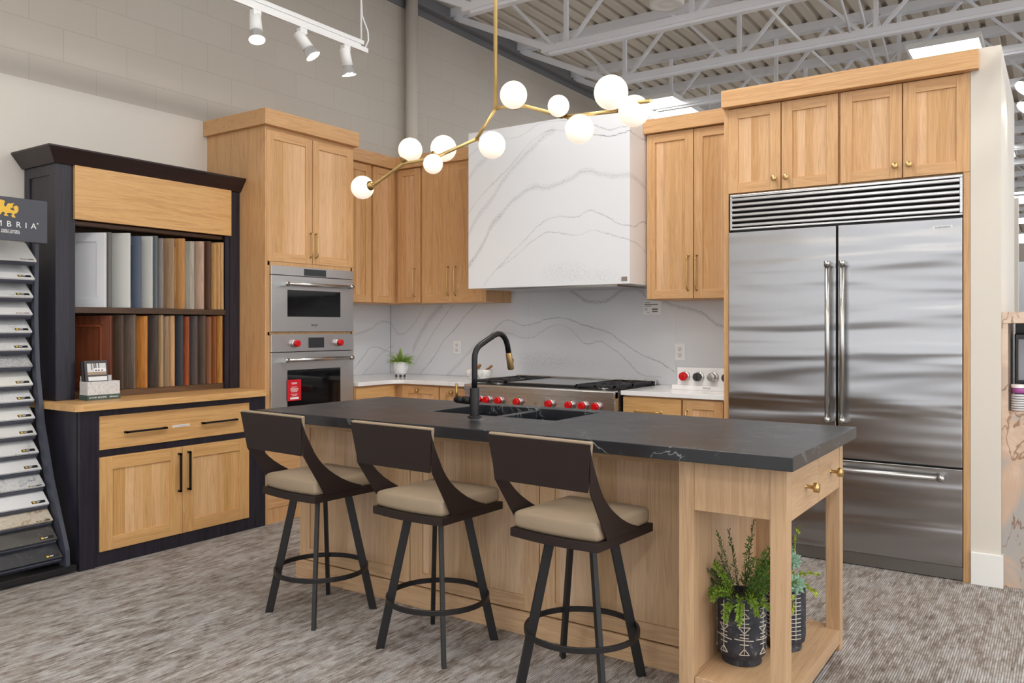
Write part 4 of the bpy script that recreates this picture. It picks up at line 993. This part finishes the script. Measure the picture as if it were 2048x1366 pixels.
obj('valance', MB().box(XH-.075, XH-.032, 2.43, 3.47, 1.925, 1.953), wood('valance', 'y', 0, 4, ((92, 62, 40), (66, 44, 28))), o, .006)
obj('shelf', MB().box(FX0+.022, XH-.010, 2.376, 3.554, 1.415, 1.450), wood('shelf_brown', 'y', 0, 5, ((84, 60, 42), (58, 40, 28))), o, .001)
obj('riser', MB().box(FX0+.022, XH-.030, 2.376, 3.554, .915, .952), wood('riser', 'y', 0, 2, ((120, 88, 60), (80, 58, 40))), o, .001)
obj('divider_rail', MB().box(FX0+.022, FX0+.03, 2.376, 3.554, .952, 1.0), EY, o)
cr = [(0, HT-.004), (.012, HT-.004), (.070, HT+.052), (.070, HT+.062), (0, HT+.062)]
crm = MB().prism(cr, lambda a, b, t_: (XH+a, t_, b) , 2.350, 3.579)
crv = MB()
# mitred crown: front and left return built as one swept profile
prof = [(.001, HT-.03), (.012, HT-.03), (.072, HT+.050), (.072, HT+.060), (.001, HT+.060)]
vs = []; n = len(prof)
for a, b in prof: vs.append((XH+a, 3.580, b))
for a, b in prof: vs.append((XH+a, 2.343-a, b))
for a, b in prof: vs.append((FX0+.013, 2.343-a, b))
fs = []
for s_ in range(2):
    for i in range(n): j = (i+1) % n; fs.append((s_*n+i, s_*n+j, (s_+1)*n+j, (s_+1)*n+i))
fs += [tuple(range(n)), tuple(range(3*n-1, 2*n-1, -1))]
obj('crown', MB().add(vs, fs), EY, o, .0015, 1)
obj('crown_top', MB().box(FX0+.013, XH, 2.343, 3.58, HT+.05, HT+.058), EY, o)

# sample doors on the shelves
def board(yf, z0, z1, th, cols, label, shaker=False, depth=.365, paint=False, xf=-4.728, raised=False):
    m = plain('paint_'+label.split()[0]+label.split()[1]+str(cols), cols, .42) if paint else wood('sample_'+str(cols), 'z', 0, 0, (cols, tuple(int(v*.76) for v in cols)))
    x0, x1 = xf-depth, xf
    r_ = .055
    if shaker:
        mb = MB().box(x0, x0+r_, yf-th, yf, z0, z1).box(x1-r_, x1, yf-th, yf, z0, z1).box(x0+r_, x1-r_, yf-th, yf, z0, z0+r_).box(x0+r_, x1-r_, yf-th, yf, z1-r_, z1)
        o_ = obj('door_sample', mb, m, None, .0015, 1, origin=(xf, yf, z0))
        if raised:
            m2 = wood('sample_lt_'+str(cols), 'z', 0, 0, (tuple(min(255, int(v*1.25)) for v in cols), cols))
            obj('moulding', MB().box(x0+r_, x0+r_+.012, yf-th-.001, yf-.004, z0+r_, z1-r_).box(x1-r_-.012, x1-r_, yf-th-.001, yf-.004, z0+r_, z1-r_).box(x0+r_, x1-r_, yf-th-.001, yf-.004, z0+r_, z0+r_+.012).box(x0+r_, x1-r_, yf-th-.001, yf-.004, z1-r_-.012, z1-r_), m2, o_)
        obj('panel', MB().box(x0+r_-.002, x1-r_+.002, yf-th+.008, yf-.003, z0+r_-.002, z1-r_+.002), m, o_)
    else: o_ = obj('door_sample', MB().box(x0, x1, yf-th, yf, z0, z1), m, None, .002, 1, origin=(xf, yf, z0))
    o_.rotation_euler = (0, 0, math.radians(30))
    return tag(o_, label, 'sample door', 'cabinet sample doors on the hutch shelves')
U = [(2.649, (222, 224, 228), 'bright white framed sample door at the left end of the upper shelf', 1, 1, 0), (2.681, (104, 104, 102), 'dark grey painted sample door on the upper shelf', 0, 1, 0),
     (2.800, (214, 214, 210), 'wide off-white painted sample door on the upper shelf', 0, 1, 0), (2.870, (86, 98, 116), 'slate blue painted sample door on the upper shelf', 1, 1, 0),
     (2.947, (196, 196, 192), 'pale grey painted sample door right of the slate blue one', 0, 1, 0), (2.982, (92, 102, 106), 'narrow blue-green grey sample door on the upper shelf', 0, 1, 0),
     (3.021, (152, 142, 140), 'lavender grey stained sample door on the upper shelf', 0, 0, 0), (3.097, (178, 146, 114), 'tan stained sample door on the upper shelf', 0, 0, 0),
     (3.173, (204, 150, 92), 'amber framed sample door with slanted edge on the upper shelf', 1, 0, 1), (3.240, (196, 190, 174), 'pale greenish grey stained sample door on the upper shelf', 0, 0, 0),
     (3.314, (206, 174, 152), 'pinkish oak sample door on the upper shelf', 0, 0, 0), (3.368, (92, 58, 38), 'dark brown streaky sample door on the upper shelf', 0, 0, 0),
     (3.413, (206, 158, 98), 'golden oak sample door right of the dark brown one', 0, 0, 0), (3.442, (212, 166, 108), 'golden oak sample door second from the upper shelf right end', 0, 0, 0),
     (3.466, (216, 176, 122), 'light oak sample door at the right end of the upper shelf', 0, 0, 0)]
Lw = [(2.691, (126, 66, 40), 'cherry red raised-frame sample door at the left end of the lower shelf', 1, 0, 1), (2.763, (92, 72, 58), 'dark walnut sample door beside the cherry one', 0, 0, 0),
      (2.842, (120, 104, 92), 'grey-brown weathered sample door on the lower shelf', 0, 0, 0), (2.918, (216, 142, 66), 'bright orange maple sample door on the lower shelf', 0, 0, 0),
      (2.990, (84, 72, 68), 'dark charcoal brown sample door right of the orange one', 0, 0, 0), (3.026, (190, 158, 116), 'beige sample door, left of three narrow pale ones below', 0, 0, 0),
      (3.067, (172, 146, 118), 'grey beige sample door, middle of three narrow pale ones below', 0, 0, 0), (3.105, (222, 176, 128), 'light peach maple sample door on the lower shelf', 0, 0, 0),
      (3.168, (58, 62, 70), 'blue-black painted sample door on the lower shelf', 0, 1, 0), (3.211, (166, 84, 46), 'rust red sample door on the lower shelf', 0, 0, 0),
      (3.273, (94, 84, 82), 'dark grey sample door right of the rust red one', 1, 0, 0), (3.335, (98, 80, 68), 'brown grey sample door on the lower shelf', 0, 0, 0),
      (3.378, (150, 98, 68), 'reddish brown sample door on the lower shelf', 0, 0, 0), (3.418, (150, 84, 34), 'dark orange stained sample door on the lower shelf', 0, 0, 0),
      (3.466, (198, 138, 66), 'golden amber sample door at the right end of the lower shelf', 0, 0, 0)]
for i, (y, c_, lab, sh, pa, ra) in enumerate(U): board(y, 1.4505, 1.895+.006*(i % 3), .019, c_, lab, sh, paint=pa, raised=ra)
for i, (y, c_, lab, sh, pa, ra) in enumerate(Lw): board(y, .9525, 1.402+.004*(i % 3), .019, c_, lab, sh, paint=pa, raised=ra, xf=-4.738)

# brochure box
o = thing('brochure_box', (-4.58, 2.55, .914), 'speckled white brochure box with dark green band on the display top', 'brochure box')
spk = stone('speckled_paper', (216, 216, 216), (196, 195, 193), 8, .02, .5, speck=(186, 184, 182))
bx0, bx1, by0, by1 = -4.672, -4.585, 2.458, 2.648
obj('box', MB().box(bx0, bx1, by0, by0+.004, .9145, 1.02).box(bx0, bx1, by1-.004, by1, .9145, 1.02).box(bx0, bx0+.004, by0+.004, by1-.004, .9145, 1.05).box(bx1-.004, bx1, by0+.004, by1-.004, .9145, 1.02).box(bx0+.004, bx1-.004, by0+.004, by1-.004, .9145, .92), spk, o)
gb = obj('green_band', MB().box(bx0-.002, bx1+.003, by0-.003, by0, .9145, .944).box(bx1, bx1+.003, by0, by1+.002, .9145, .944), plain('dark_green_card', (70, 88, 82), .6), o)
text('lettering', 'LE CHIC BOH\u00c8ME', .013, Mx(2.516, .929, bx1+.0032), white_m, gb)
text('lettering', 'silestone', .015, Mx(2.610, .930, bx1+.0032), white_m, gb)
o = thing('brochure', (-4.62, 2.55, .95), 'dark brochure with kitchen photo standing in the brochure box', 'brochure')
dk = plain('brochure_dark', (72, 68, 72), .5)
Mr = lambda q: (bx0+.046-(q[1]-.93)*.16+q[2], q[0], q[1])
def leafcard(y0, y1, z0, z1, t0, t1, m, nm, par):
    vs = [Mr((y, z, tt)) for tt in (t0, t1) for y, z in ((y0, z0), (y1, z0), (y1, z1), (y0, z1))]
    return obj(nm, MB().add(vs, [(3, 2, 1, 0), (4, 5, 6, 7), (0, 1, 5, 4), (1, 2, 6, 5), (2, 3, 7, 6), (3, 0, 4, 7)]), m, par)
cv_ = leafcard(2.475, 2.608, .93, 1.138, 0, .002, dk, 'cover', o)
leafcard(2.492, 2.602, 1.022, 1.046, .002, .0026, white_m, 'white_strip', cv_)
pm = NT('printed_kitchen_photo'); x, y, z = pm.xyz()
fl_ = pm.ramp(z, [(.13, lin((150, 124, 100))), (.135, lin((214, 212, 210)))]) if False else None
pm.p(Base_Color=lin((214, 214, 216)), Roughness=.4)
ph = leafcard(2.490, 2.600, 1.056, 1.122, .002, .0026, pm.m, 'photo', cv_)
leafcard(2.490, 2.600, 1.056, 1.072, .0026, .0028, plain('photo_floor', (168, 146, 124), .5), 'photo_floor_print', ph)
leafcard(2.512, 2.520, 1.085, 1.122, .0026, .0028, plain('photo_taupe', (150, 138, 128), .5), 'photo_column_print', ph)
for y in (2.528, 2.538, 2.555): leafcard(y, y+.006, 1.094, 1.122, .0026, .0028, plain('photo_dark', (80, 80, 84), .5), 'photo_window_print', ph)
leafcard(2.530, 2.598, 1.076, 1.094, .0026, .0028, white_m, 'photo_island_print', ph)
for y in (2.536, 2.552, 2.572): leafcard(y, y+.009, 1.078, 1.085, .0028, .0030, plain('photo_black', (50, 48, 50), .5), 'photo_stool_print', ph)
o2 = thing('brochure', (-4.65, 2.5, .95), 'dark brochure behind the photo brochure, only its edge showing', 'brochure')
leafcard(2.464, 2.592, .93, 1.132, -.012, -.008, plain('brochure_black', (36, 36, 40), .5), 'cover', o2)
leafcard(2.464, 2.585, .93, 1.130, -.022, -.016, plain('brochure_black', (36, 36, 40), .5), 'cover', o2)

# ------------------------------------------------------------ sample slab rack at the left edge
YK = 2.25; YL = 1.55
o = thing('sample_rack', (-4.75, 1.9, 0), 'black leaning metal rack for countertop samples with a header sign', 'display rack')
rk = plain('rack_black', (66, 69, 82), .45)
obj('base', MB().box(-5.0, -4.43, YL, 2.315, .012, .045), plain('rack_base', (28, 28, 31), .35), o, .003)
TP = [(-4.727, 1.702), (-4.747, 1.602), (-4.763, 1.502), (-4.772, 1.406), (-4.777, 1.307), (-4.782, 1.210), (-4.772, 1.118), (-4.766, 1.014), (-4.755, .926), (-4.744, .829), (-4.725, .739), (-4.702, .641), (-4.672, .552), (-4.635, .463), (-4.589, .370), (-4.548, .285), (-4.50, .190), (-4.444, .101)]
pp = [(-4.43, .045), (-4.435, .13), (-4.60, .50), (-4.70, .80), (-4.755, 1.10), (-4.775, 1.40), (-4.765, 1.80), (-4.79, 1.80), (-4.81, 1.40), (-4.80, 1.10), (-4.755, .80), (-4.665, .50), (-4.50, .13), (-4.50, .045)]
pp = [(a-.008, b) for a, b in pp]
for y in (2.262, 1.56):
    obj('side_post', MB().prism(pp, lambda a, b, t_: (a, t_, b), y, y+.022), rk, o)
for a, b in TP:
    obj('tile_bracket', MB().prism([(a-.016, b-.030), (a-.004, b-.016), (a-.10, b+.075), (a-.115, b+.065)], lambda p, q, t_: (p, t_, q), YL+.03, 2.244), rk, o)
sg = obj('header_sign', MB().box(-4.630, -4.612, 1.60, 2.25, 1.791, 2.021), plain('sign_charcoal', (72, 74, 84), .55), o, .0015)
gold = plain('emblem_gold', (232, 186, 60), .45)
for ch, y in zip('CAMBRIA', (1.905, 1.950, 2.004, 2.054, 2.101, 2.139, 2.178)): text('sign_letter', ch, .043, Mx(y, 1.877, -4.6115), white_m, sg)
text('sign_lettering', '\u00ae', .014, Mx(2.199, 1.893, -4.6115), white_m, sg)
text('sign_lettering', 'FAMILY OWNED', .014, Mx(2.0615, 1.8435, -4.6115), white_m, sg, sx=.86)
text('sign_lettering', 'AMERICAN MADE', .014, Mx(2.0615, 1.8335, -4.6115), white_m, sg, sx=.86)
obj('sign_bar', MB().box(-4.612, -4.6115, 2.006, 2.0075, 1.826, 1.850), white_m, sg)
def sy(X): return 2.007+X/5.69*.00247
def sz(Y): return 1.991-((380+Y/5.69)-405)*.002567
drag = [(-100, 165), (-60, 140), (-20, 122), (20, 118), (50, 122), (64, 134), (58, 150), (50, 165), (56, 188), (72, 196), (86, 172), (96, 152), (128, 152), (168, 140), (150, 168), (152, 190), (140, 205), (120, 200), (130, 222), (150, 232), (168, 228), (172, 215), (160, 205), (158, 192), (170, 176), (190, 168), (205, 172), (216, 190), (216, 225), (206, 248), (188, 262), (166, 270), (172, 292), (188, 312), (150, 312), (130, 292), (148, 280), (136, 262), (110, 262), (84, 270), (88, 285), (106, 303), (60, 303), (50, 290), (68, 278), (52, 258), (28, 262), (15, 290), (-20, 300), (-60, 300), (-80, 270), (-50, 250), (-60, 210), (-95, 190)]
obj('dragon_emblem', MB().prism([(sy(a), sz(b)) for a, b in drag], lambda p, q, t_: (t_, p, q), -4.612, -4.6112), gold, sg)
kinds = [('plain white', (228, 228, 226), (205, 205, 205), .01, None), ('cool grey white', (222, 223, 224), (190, 192, 196), .012, None), ('grey clouded white', (214, 215, 216), (180, 182, 186), .03, None), ('smooth white', (226, 226, 225), (205, 205, 205), .008, None),
         ('pale grey veined', (220, 221, 222), (176, 178, 182), .02, None), ('fine speckled white', (222, 222, 222), (180, 180, 182), .02, (190, 190, 192)), ('heavily speckled grey', (196, 197, 198), (120, 122, 126), .03, (128, 128, 130)), ('warm ivory white', (230, 229, 224), (210, 208, 204), .008, None),
         ('lightly freckled white', (224, 225, 226), (180, 182, 186), .02, (200, 202, 206)), ('clean bright white', (230, 230, 229), (206, 206, 206), .006, None), ('thin-cracked white', (226, 226, 224), (190, 190, 188), .008, None), ('white with dark wisps', (228, 228, 228), (150, 152, 156), .01, None),
         ('snow white', (228, 229, 231), (210, 210, 212), .006, None), ('grey and white marbled', (214, 215, 216), (128, 132, 138), .05, (180, 182, 184)), ('milky white', (226, 228, 230), (200, 202, 206), .008, None), ('cream and brown granite', (206, 198, 184), (150, 126, 96), .05, (176, 164, 146)),
         ('charcoal brown', (66, 63, 62), (150, 150, 148), .008, None), ('black', (40, 42, 48), (70, 72, 80), .02, None)]
ordn = ['topmost', 'second from top', 'third from top', 'fourth from top', 'fifth from top', 'sixth from top', 'seventh from top', 'eighth from top', 'ninth from top', 'ninth from bottom', 'eighth from bottom', 'seventh from bottom', 'sixth from bottom', 'fifth from bottom', 'fourth from bottom', 'third from bottom', 'second from bottom', 'bottom']
lblk = plain('tile_label_black', (28, 26, 24), .5)
for i, ((a, b), (nm, bc, vc, w, sp_)) in enumerate(zip(TP, kinds)):
    m = stone('sample_'+nm.replace(' ', '_'), bc, vc, 7, w, .3, speck=sp_, cloud=.25)
    dx, dz = -.128, .106                          # tile leans back from its front edge
    L_ = math.hypot(dx, dz); nx, nz = -dz/L_*-1, -dx/L_   # normal up and out
    nx, nz = dz/L_, -dx/L_
    th = .012
    sec = [(a, b), (a+dx, b+dz), (a+dx-nx*th, b+dz-nz*th), (a-nx*th, b-nz*th)]
    so = tag(obj('stone_sample', MB().prism(sec, lambda p, q, t_: (p, t_, q), YL, YK), m, None, .001, 1), nm+' stone sample tile, '+ordn[i]+' on the rack', 'stone sample', 'stone samples on the rack')
    s0, s1 = (.012, .030) if i not in (0, 3, 13, 15) else (.004, .010)
    def q4(s, y, h): return (a+dx*s/L_+nx*h, y, b+dz*s/L_+nz*h)
    if i != 6:
        y0, y1 = 2.165, 2.235
        def quad(ya, yb, sa, sb, h, m_, n_):
            vs = [q4(sa, ya, h), q4(sa, yb, h), q4(sb, yb, h), q4(sb, ya, h), q4(sa, ya, 0), q4(sa, yb, 0), q4(sb, yb, 0), q4(sb, ya, 0)]
            return obj(n_, MB().add(vs, [(0, 1, 2, 3), (7, 6, 5, 4), (0, 4, 5, 1), (1, 5, 6, 2), (2, 6, 7, 3), (3, 7, 4, 0)]), m_, so)
        quad(y0, y1, s0, s1, .0006, lblk, 'label')
        quad(y0+.006, y0+.019, s0+(s1-s0)*.2, s0+(s1-s0)*.8, .0009, gold, 'label_emblem')
        quad(y0+.023, y0+.043, s0+(s1-s0)*.55, s0+(s1-s0)*.7, .0009, white_m, 'label_print')
        quad(y0+.023, y0+.038, s0+(s1-s0)*.3, s0+(s1-s0)*.42, .0009, white_m, 'label_print')

# ------------------------------------------------------------ pots on the island shelf
chalk = NT('charcoal_pottery'); cn_ = chalk.noise(chalk.co(), 26, 5, .7)
chalk.p(Base_Color=chalk.ramp(cn_, [(.45, lin((42, 44, 52))), (.60, lin((60, 62, 70))), (.72, lin((128, 128, 128)))]), Roughness=.75); chalk.bump(chalk.noise(chalk.co(), 90, 4, .7), .4, .003); chalk = chalk.m
linem = NT('chalk_line'); linem.p(Base_Color=lin((206, 198, 186)), Roughness=.85); linem = linem.m
def pot_(o, cx, cy, r, h, z0, pattern):
    pr = [(0, 0), (r*.80, 0), (r*.82, .004), (r*.82, .026), (r*.95, .034), (r, .06), (r, h-.012), (r*.98, h), (r*.90, h), (r*.90, h-.03), (0, h-.03)]
    p_ = obj('pot', MB().lathe(pr, (cx, cy, z0), seg=48), chalk, o)
    mb = MB()
    def line(pts, w=.0022):
        P_ = []
        for i in range(len(pts)-1):
            (t0, za), (t1, zb_) = pts[i], pts[i+1]; n = max(2, int(abs(t1-t0)/.06)+1)
            for k in range(n+1 if i == len(pts)-2 else n): f_ = k/n; P_.append((t0+(t1-t0)*f_, za+(zb_-za)*f_))
        mb.tube([(cx+(r+.0002)*math.cos(t_), cy+(r+.0002)*math.sin(t_), z0+z_) for t_, z_ in P_], w*.8, 5)
    pattern(line, r, h)
    obj('painted_pattern', mb, linem, p_)
    obj('moss', MB().lathe([(r*.90, h-.028), (r*.5, h-.012), (0, h-.008)], (cx, cy, z0), seg=24), plain('dark_moss', (48, 56, 34), .9), o)
def pat1(line, r, h):
    toward = math.atan2(-3.0, 1.01); n = 7
    for k in range(n):
        t = toward+.10+2*PI*k/n; w = .20; J_ = lambda: random.uniform(-.0015, .0015)
        line([(t, .050), (t, h-.012)])
        for z_ in (.215, .165, .125, .112, .088): line([(t-w*.9, z_+J_()), (t+w*.9, z_-.001)])
        line([(t-w*2.0, .106+J_()), (t+w*1.9, .101)])
        line([(t-w*1.2, .150), (t+w*1.2, .150), (t, .128), (t-w*1.2, .150)])
        line([(t-w, .186), (t, .203), (t+w, .184), (t-w*.9, .182)])
        line([(t-w, .050), (t, .072), (t+w, .050), (t-w, .050)])
def pat2(line, r, h):
    n = 5; toward = math.atan2(-3.2, .9)
    for k in range(n):
        t = toward+.55+2*PI*k/n; line([(t, .05), (t, h-.012)])
        for q_ in range(12): z_ = .055+q_*.0155; line([(t-.30, z_+random.uniform(-.001, .001)), (t+.28, z_+random.uniform(-.001, .002))])
SZ = .0885
def sprig(mb, p0, az, el, L, bend, lw, mi, dens=90, spread=.022, droop=0):
    d = Vector((math.cos(az), math.sin(az), 0)); e = el; p = Vector(p0); pts = [p.copy()]; n = 14
    for i in range(n):
        p = p+(d*math.cos(e)+Vector((0, 0, 1))*math.sin(e))*(L/n); e -= bend/n; pts.append(p.copy())
    mb.tube(pts, [.0018*(1-.7*i/n) for i in range(n+1)], 4, 2)
    for k in range(dens):
        f_ = .12+.88*k/dens; i = min(int(f_*n), n-1); q = pts[i].lerp(pts[i+1], f_*n-i)
        T = (pts[i+1]-pts[i]).normalized(); a = random.uniform(0, 2*PI); S = T.orthogonal(); S.rotate(Matrix.Rotation(a, 3, T)); S.normalize()
        ln_ = spread*(1-f_*.55)*random.uniform(.5, 1.1); dv = (S*.8+T*.75).normalized(); base = q; tipp = q+dv*ln_
        for s_ in range(3):
            c_ = base.lerp(tipp, (s_+1)/3); w = lw*random.uniform(.7, 1.2); sd = dv.orthogonal(); sd.rotate(Matrix.Rotation(random.uniform(0, 6.3), 3, dv)); sd.normalize()
            mb.add([c_-dv*w*.6, c_+sd*w*.6, c_+dv*w, c_-sd*w*.6], [(0, 1, 2, 3)], mi)
dkg = plain('cedar_green', (66, 92, 38), .55); ltg = plain('bright_cedar_green', (132, 164, 56), .5); stm = plain('stem_olive', (74, 72, 40), .7); midg = plain('fern_green', (88, 122, 46), .55)
o = thing('potted_greenery', (-1.00, 3.0, SZ), 'bushy green cedar sprigs in a black arrow-patterned pot on the island shelf', 'plant')
pot_(o, -1.00, 3.0, .089, .25, SZ, pat1)
top = SZ+.235
mb = MB()
for az, el, L, b in ((3.6, .7, .12, .2), (3.5, .95, .20, .2), (3.0, 1.05, .20, .2), (3.6, .95, .26, .3), (3.3, 1.1, .24, .2), (3.9, .85, .27, .2), (2.9, 1.2, .22, .3), (3.7, .35, .16, .2), (2.3, 1.25, .24, .2), (4.3, 1.25, .28, .1), (1.5, 1.3, .28, .1)): sprig(mb, (-1.0+.03*math.cos(az), 3.0+.03*math.sin(az), top), az, el, L, b, .0042, 0, 80, .020)
obj('dark_sprigs', mb, [dkg, ltg, stm], o, recalc=False)
mb = MB()
for i in range(16): az = random.uniform(-1.0, 1.8); sprig(mb, (-1.0+.03*math.cos(az), 3.0+.03*math.sin(az), top), az, random.uniform(.6, 1.4), random.uniform(.12, .26), .3, .0055, 0, 80, .03)
obj('fern_sprigs', mb, [midg, ltg, stm], o, recalc=False)
mb = MB()
for az, el, L, b in ((-2.0, .9, .12, 1.6), (-2.5, .9, .10, 1.6), (-1.3, .5, .14, 2.0), (-.9, .7, .13, 1.8), (-1.7, .3, .12, 1.8), (-2.2, 1.3, .15, .5), (-.4, .5, .14, 2.0)): sprig(mb, (-1.0+.045*math.cos(az), 3.0+.045*math.sin(az), top), az, el, L, b, .006, 0, 100, .03)
obj('bright_sprigs', mb, [ltg, ltg, stm], o, recalc=False)
o = thing('potted_succulents', (-.905, 3.22, SZ), 'pale green succulents in a black grid-patterned pot behind the island leg', 'plant')
pot_(o, -.905, 3.22, .080, .235, SZ, pat2)
sucm = plain('succulent_blue_green', (150, 182, 160), .55)
def rosette(c, r, tilt, nm='rosette'):
    mb = MB(); k = 0
    for ring, (n, el, L) in enumerate(((5, 1.25, .45), (7, .95, .7), (8, .6, .9), (9, .25, 1.0))):
        for i in range(n): blade(mb, (0, 0, .004*(3-ring)), 2*PI*i/n+ring*.4, el, r*L*1.1, r*.85, -.5, 0, 4)
    Rm = Matrix.Rotation(tilt[1], 3, 'Z') @ Matrix.Rotation(tilt[0], 3, 'X')
    mb.v = [tuple(Rm @ Vector(v)+Vector(c)) for v in mb.v]; obj(nm, mb, sucm, o, recalc=False)
rosette((-.850, 3.165, SZ+.262), .044, (1.05, .5)); rosette((-.868, 3.19, SZ+.345), .040, (1.1, .5)); rosette((-.93, 3.2, SZ+.30), .04, (.5, 0)); rosette((-.885, 3.20, SZ+.385), .028, (.6, .3))
obj('succulent_stem', MB().tube([(-.89, 3.22, SZ+.2), (-.875, 3.21, SZ+.34)], .006, 8).tube([(-.89, 3.22, SZ+.2), (-.89, 3.21, SZ+.385)], .005, 8), midg, o)
mb = MB(); lime = plain('lime_leaf', (176, 196, 62), .5)
for p0, az, el, L, b in (((-.88, 3.20, SZ+.25), -.2, 1.1, .15, 1.4), ((-.88, 3.2, SZ+.25), .1, 1.5, .24, .2), ((-.87, 3.2, SZ+.24), -.3, .8, .12, 1.8)): sprig(mb, p0, az, el, L, b, .009, 0, 22, .016)
for az, L in ((-1.4, .10), (-1.1, .12)): sprig(mb, (-.90+.07*math.cos(az), 3.22+.07*math.sin(az), SZ+.235), az, .3, L, 3.0, .006, 0, 30, .014)
obj('lime_sprigs', mb, [lime, lime, stm], o, recalc=False)

# ------------------------------------------------------------ stone bar beyond the partition, far room
on = NT('onyx_stone'); v = on.co(); n1 = on.noise(v, 2.2, 6, .6, 1.5); n2 = on.noise(on.scale(v, 2.2, 1, .9), 2.4, 4, .55, .8); dd_ = on.math('ABSOLUTE', on.math('SUBTRACT', n2, .5)); ff_ = on.math('SUBTRACT', 1.0, on.math('DIVIDE', dd_, .016), clamp=True)
cc = on.ramp(n1, [(.38, lin((176, 172, 168))), (.5, lin((206, 178, 156))), (.62, lin((222, 200, 180)))]); on.p(Base_Color=on.mix(on.math('MULTIPLY', ff_, .8), cc, lin((128, 84, 48))), Roughness=.2); on = on.m
o = thing('stone_bar', (.5, 5.2, 0), 'tan veined stone bar with a raised open niche at the right edge', 'bar')
obj('front_slab', MB().box(-.2675, 1.4, 4.872, 4.90, 0, .897), on, o, .001)
obj('body', MB().box(-.2675, 1.4, 4.90, 5.5, 0, .88), plain('bar_body', (120, 116, 112), .6), o)
obj('shelf', MB().box(-.2675, 1.4, 4.90, 5.5, .88, .897), on, o)
obj('top', MB().box(-.2675, 1.4, 4.865, 5.52, 1.352, 1.410), on, o, .002)
obj('end_panel', MB().box(-.2675, -.240, 4.872, 5.5, .897, 1.352), on, o)
obj('niche_back', MB().box(-.232, 1.4, 5.44, 5.46, .897, 1.352), plain('niche_back', (110, 112, 118), .3), o)
o = thing('coffee_machine', (-.08, 5.2, .897), 'dark coffee machine standing in the stone niche', 'coffee machine')
obj('housing', MB().box(-.222, .12, 5.10, 5.35, .8975, 1.30), plain('machine_black', (34, 35, 40), .25), o, .008)
obj('water_tank', MB().box(-.205, -.12, 5.085, 5.10, 1.05, 1.27), plain('tank_grey', (150, 155, 165), .15), o, .004)
for k in range(7):
    tag(obj('coffee_pod_tray', MB().lathe([(0, 0), (.034, 0), (.038, .010), (.034, .010)], (-.196, 4.98, .8985+k*.0125), seg=24), plain('cup_ribbed_white', (214, 216, 220), .35)),
        'white saucer in the niche stack, '+['lowest', 'second up', 'third up', 'middle', 'fifth up', 'sixth up', 'topmost'][k], 'saucer', 'saucers stacked in the stone niche')
tag(obj('tub', MB().lathe([(0, 0), (.032, 0), (.034, .028), (0, .028)], (-.196, 4.98, .990), seg=24).lathe([(0, .045), (.036, .045), (.036, .028)], (-.196, 4.98, .990), seg=24, mi=1), [plain('purple_band', (168, 88, 160), .5), white_m]), 'white and purple tub on top of the saucer stack', 'tub')
# far display wall glimpsed through the gap at the right
struct('wall_far_right', MB().box(-.60, -.36, 9.0, 9.12, 0, 2.55), wallp)
tag(obj('far_display_panel', MB().box(-.9, 3.2, 12.0, 12.1, 0, 2.15), steel('far_steel', (196, 200, 208), .3, 'x')), 'pale grey display panel far back at the right edge', 'display panel')
XK2 = .02
for i, (px, py, yy) in enumerate(((2058, 168, 4.6), (2058, 208, 5.3))):
    q = img(px, py, 'y', yy); o = thing('track_light_head', (q.x, q.y, q.z), 'white spotlight cut by the right picture edge, '+['upper', 'lower'][i]+' of two', 'spotlight', 'right edge track lights')
    D = Vector((-.55, -.35, -.75)).normalized(); S = D.orthogonal().normalized(); V = D.cross(S)
    obj('shade', MB().lathe([(0, -.10), (.03, -.10), (.034, -.02), (.048, .02), (.05, .03)], q, (S, V, D), 24), SSb, o)
    obj('lens', MB().lathe([(.048, .028), (0, .032)], q, (S, V, D), 24), emit('bulb_glow', (255, 248, 235), BULB_E), o)
    obj('mount', MB().tube([q-D*.09, (q.x+.02, q.y, q.z+.35)], .008, 8), white_m, o)
q = img(2047, 165, 'y', 4.6)
tag(obj('light_track', MB().box(q.x+.005, q.x+.035, 3.9, 7.5, q.z+.34, q.z+.365), white_m), 'white track rail high at the right edge beyond the partition', 'light track')
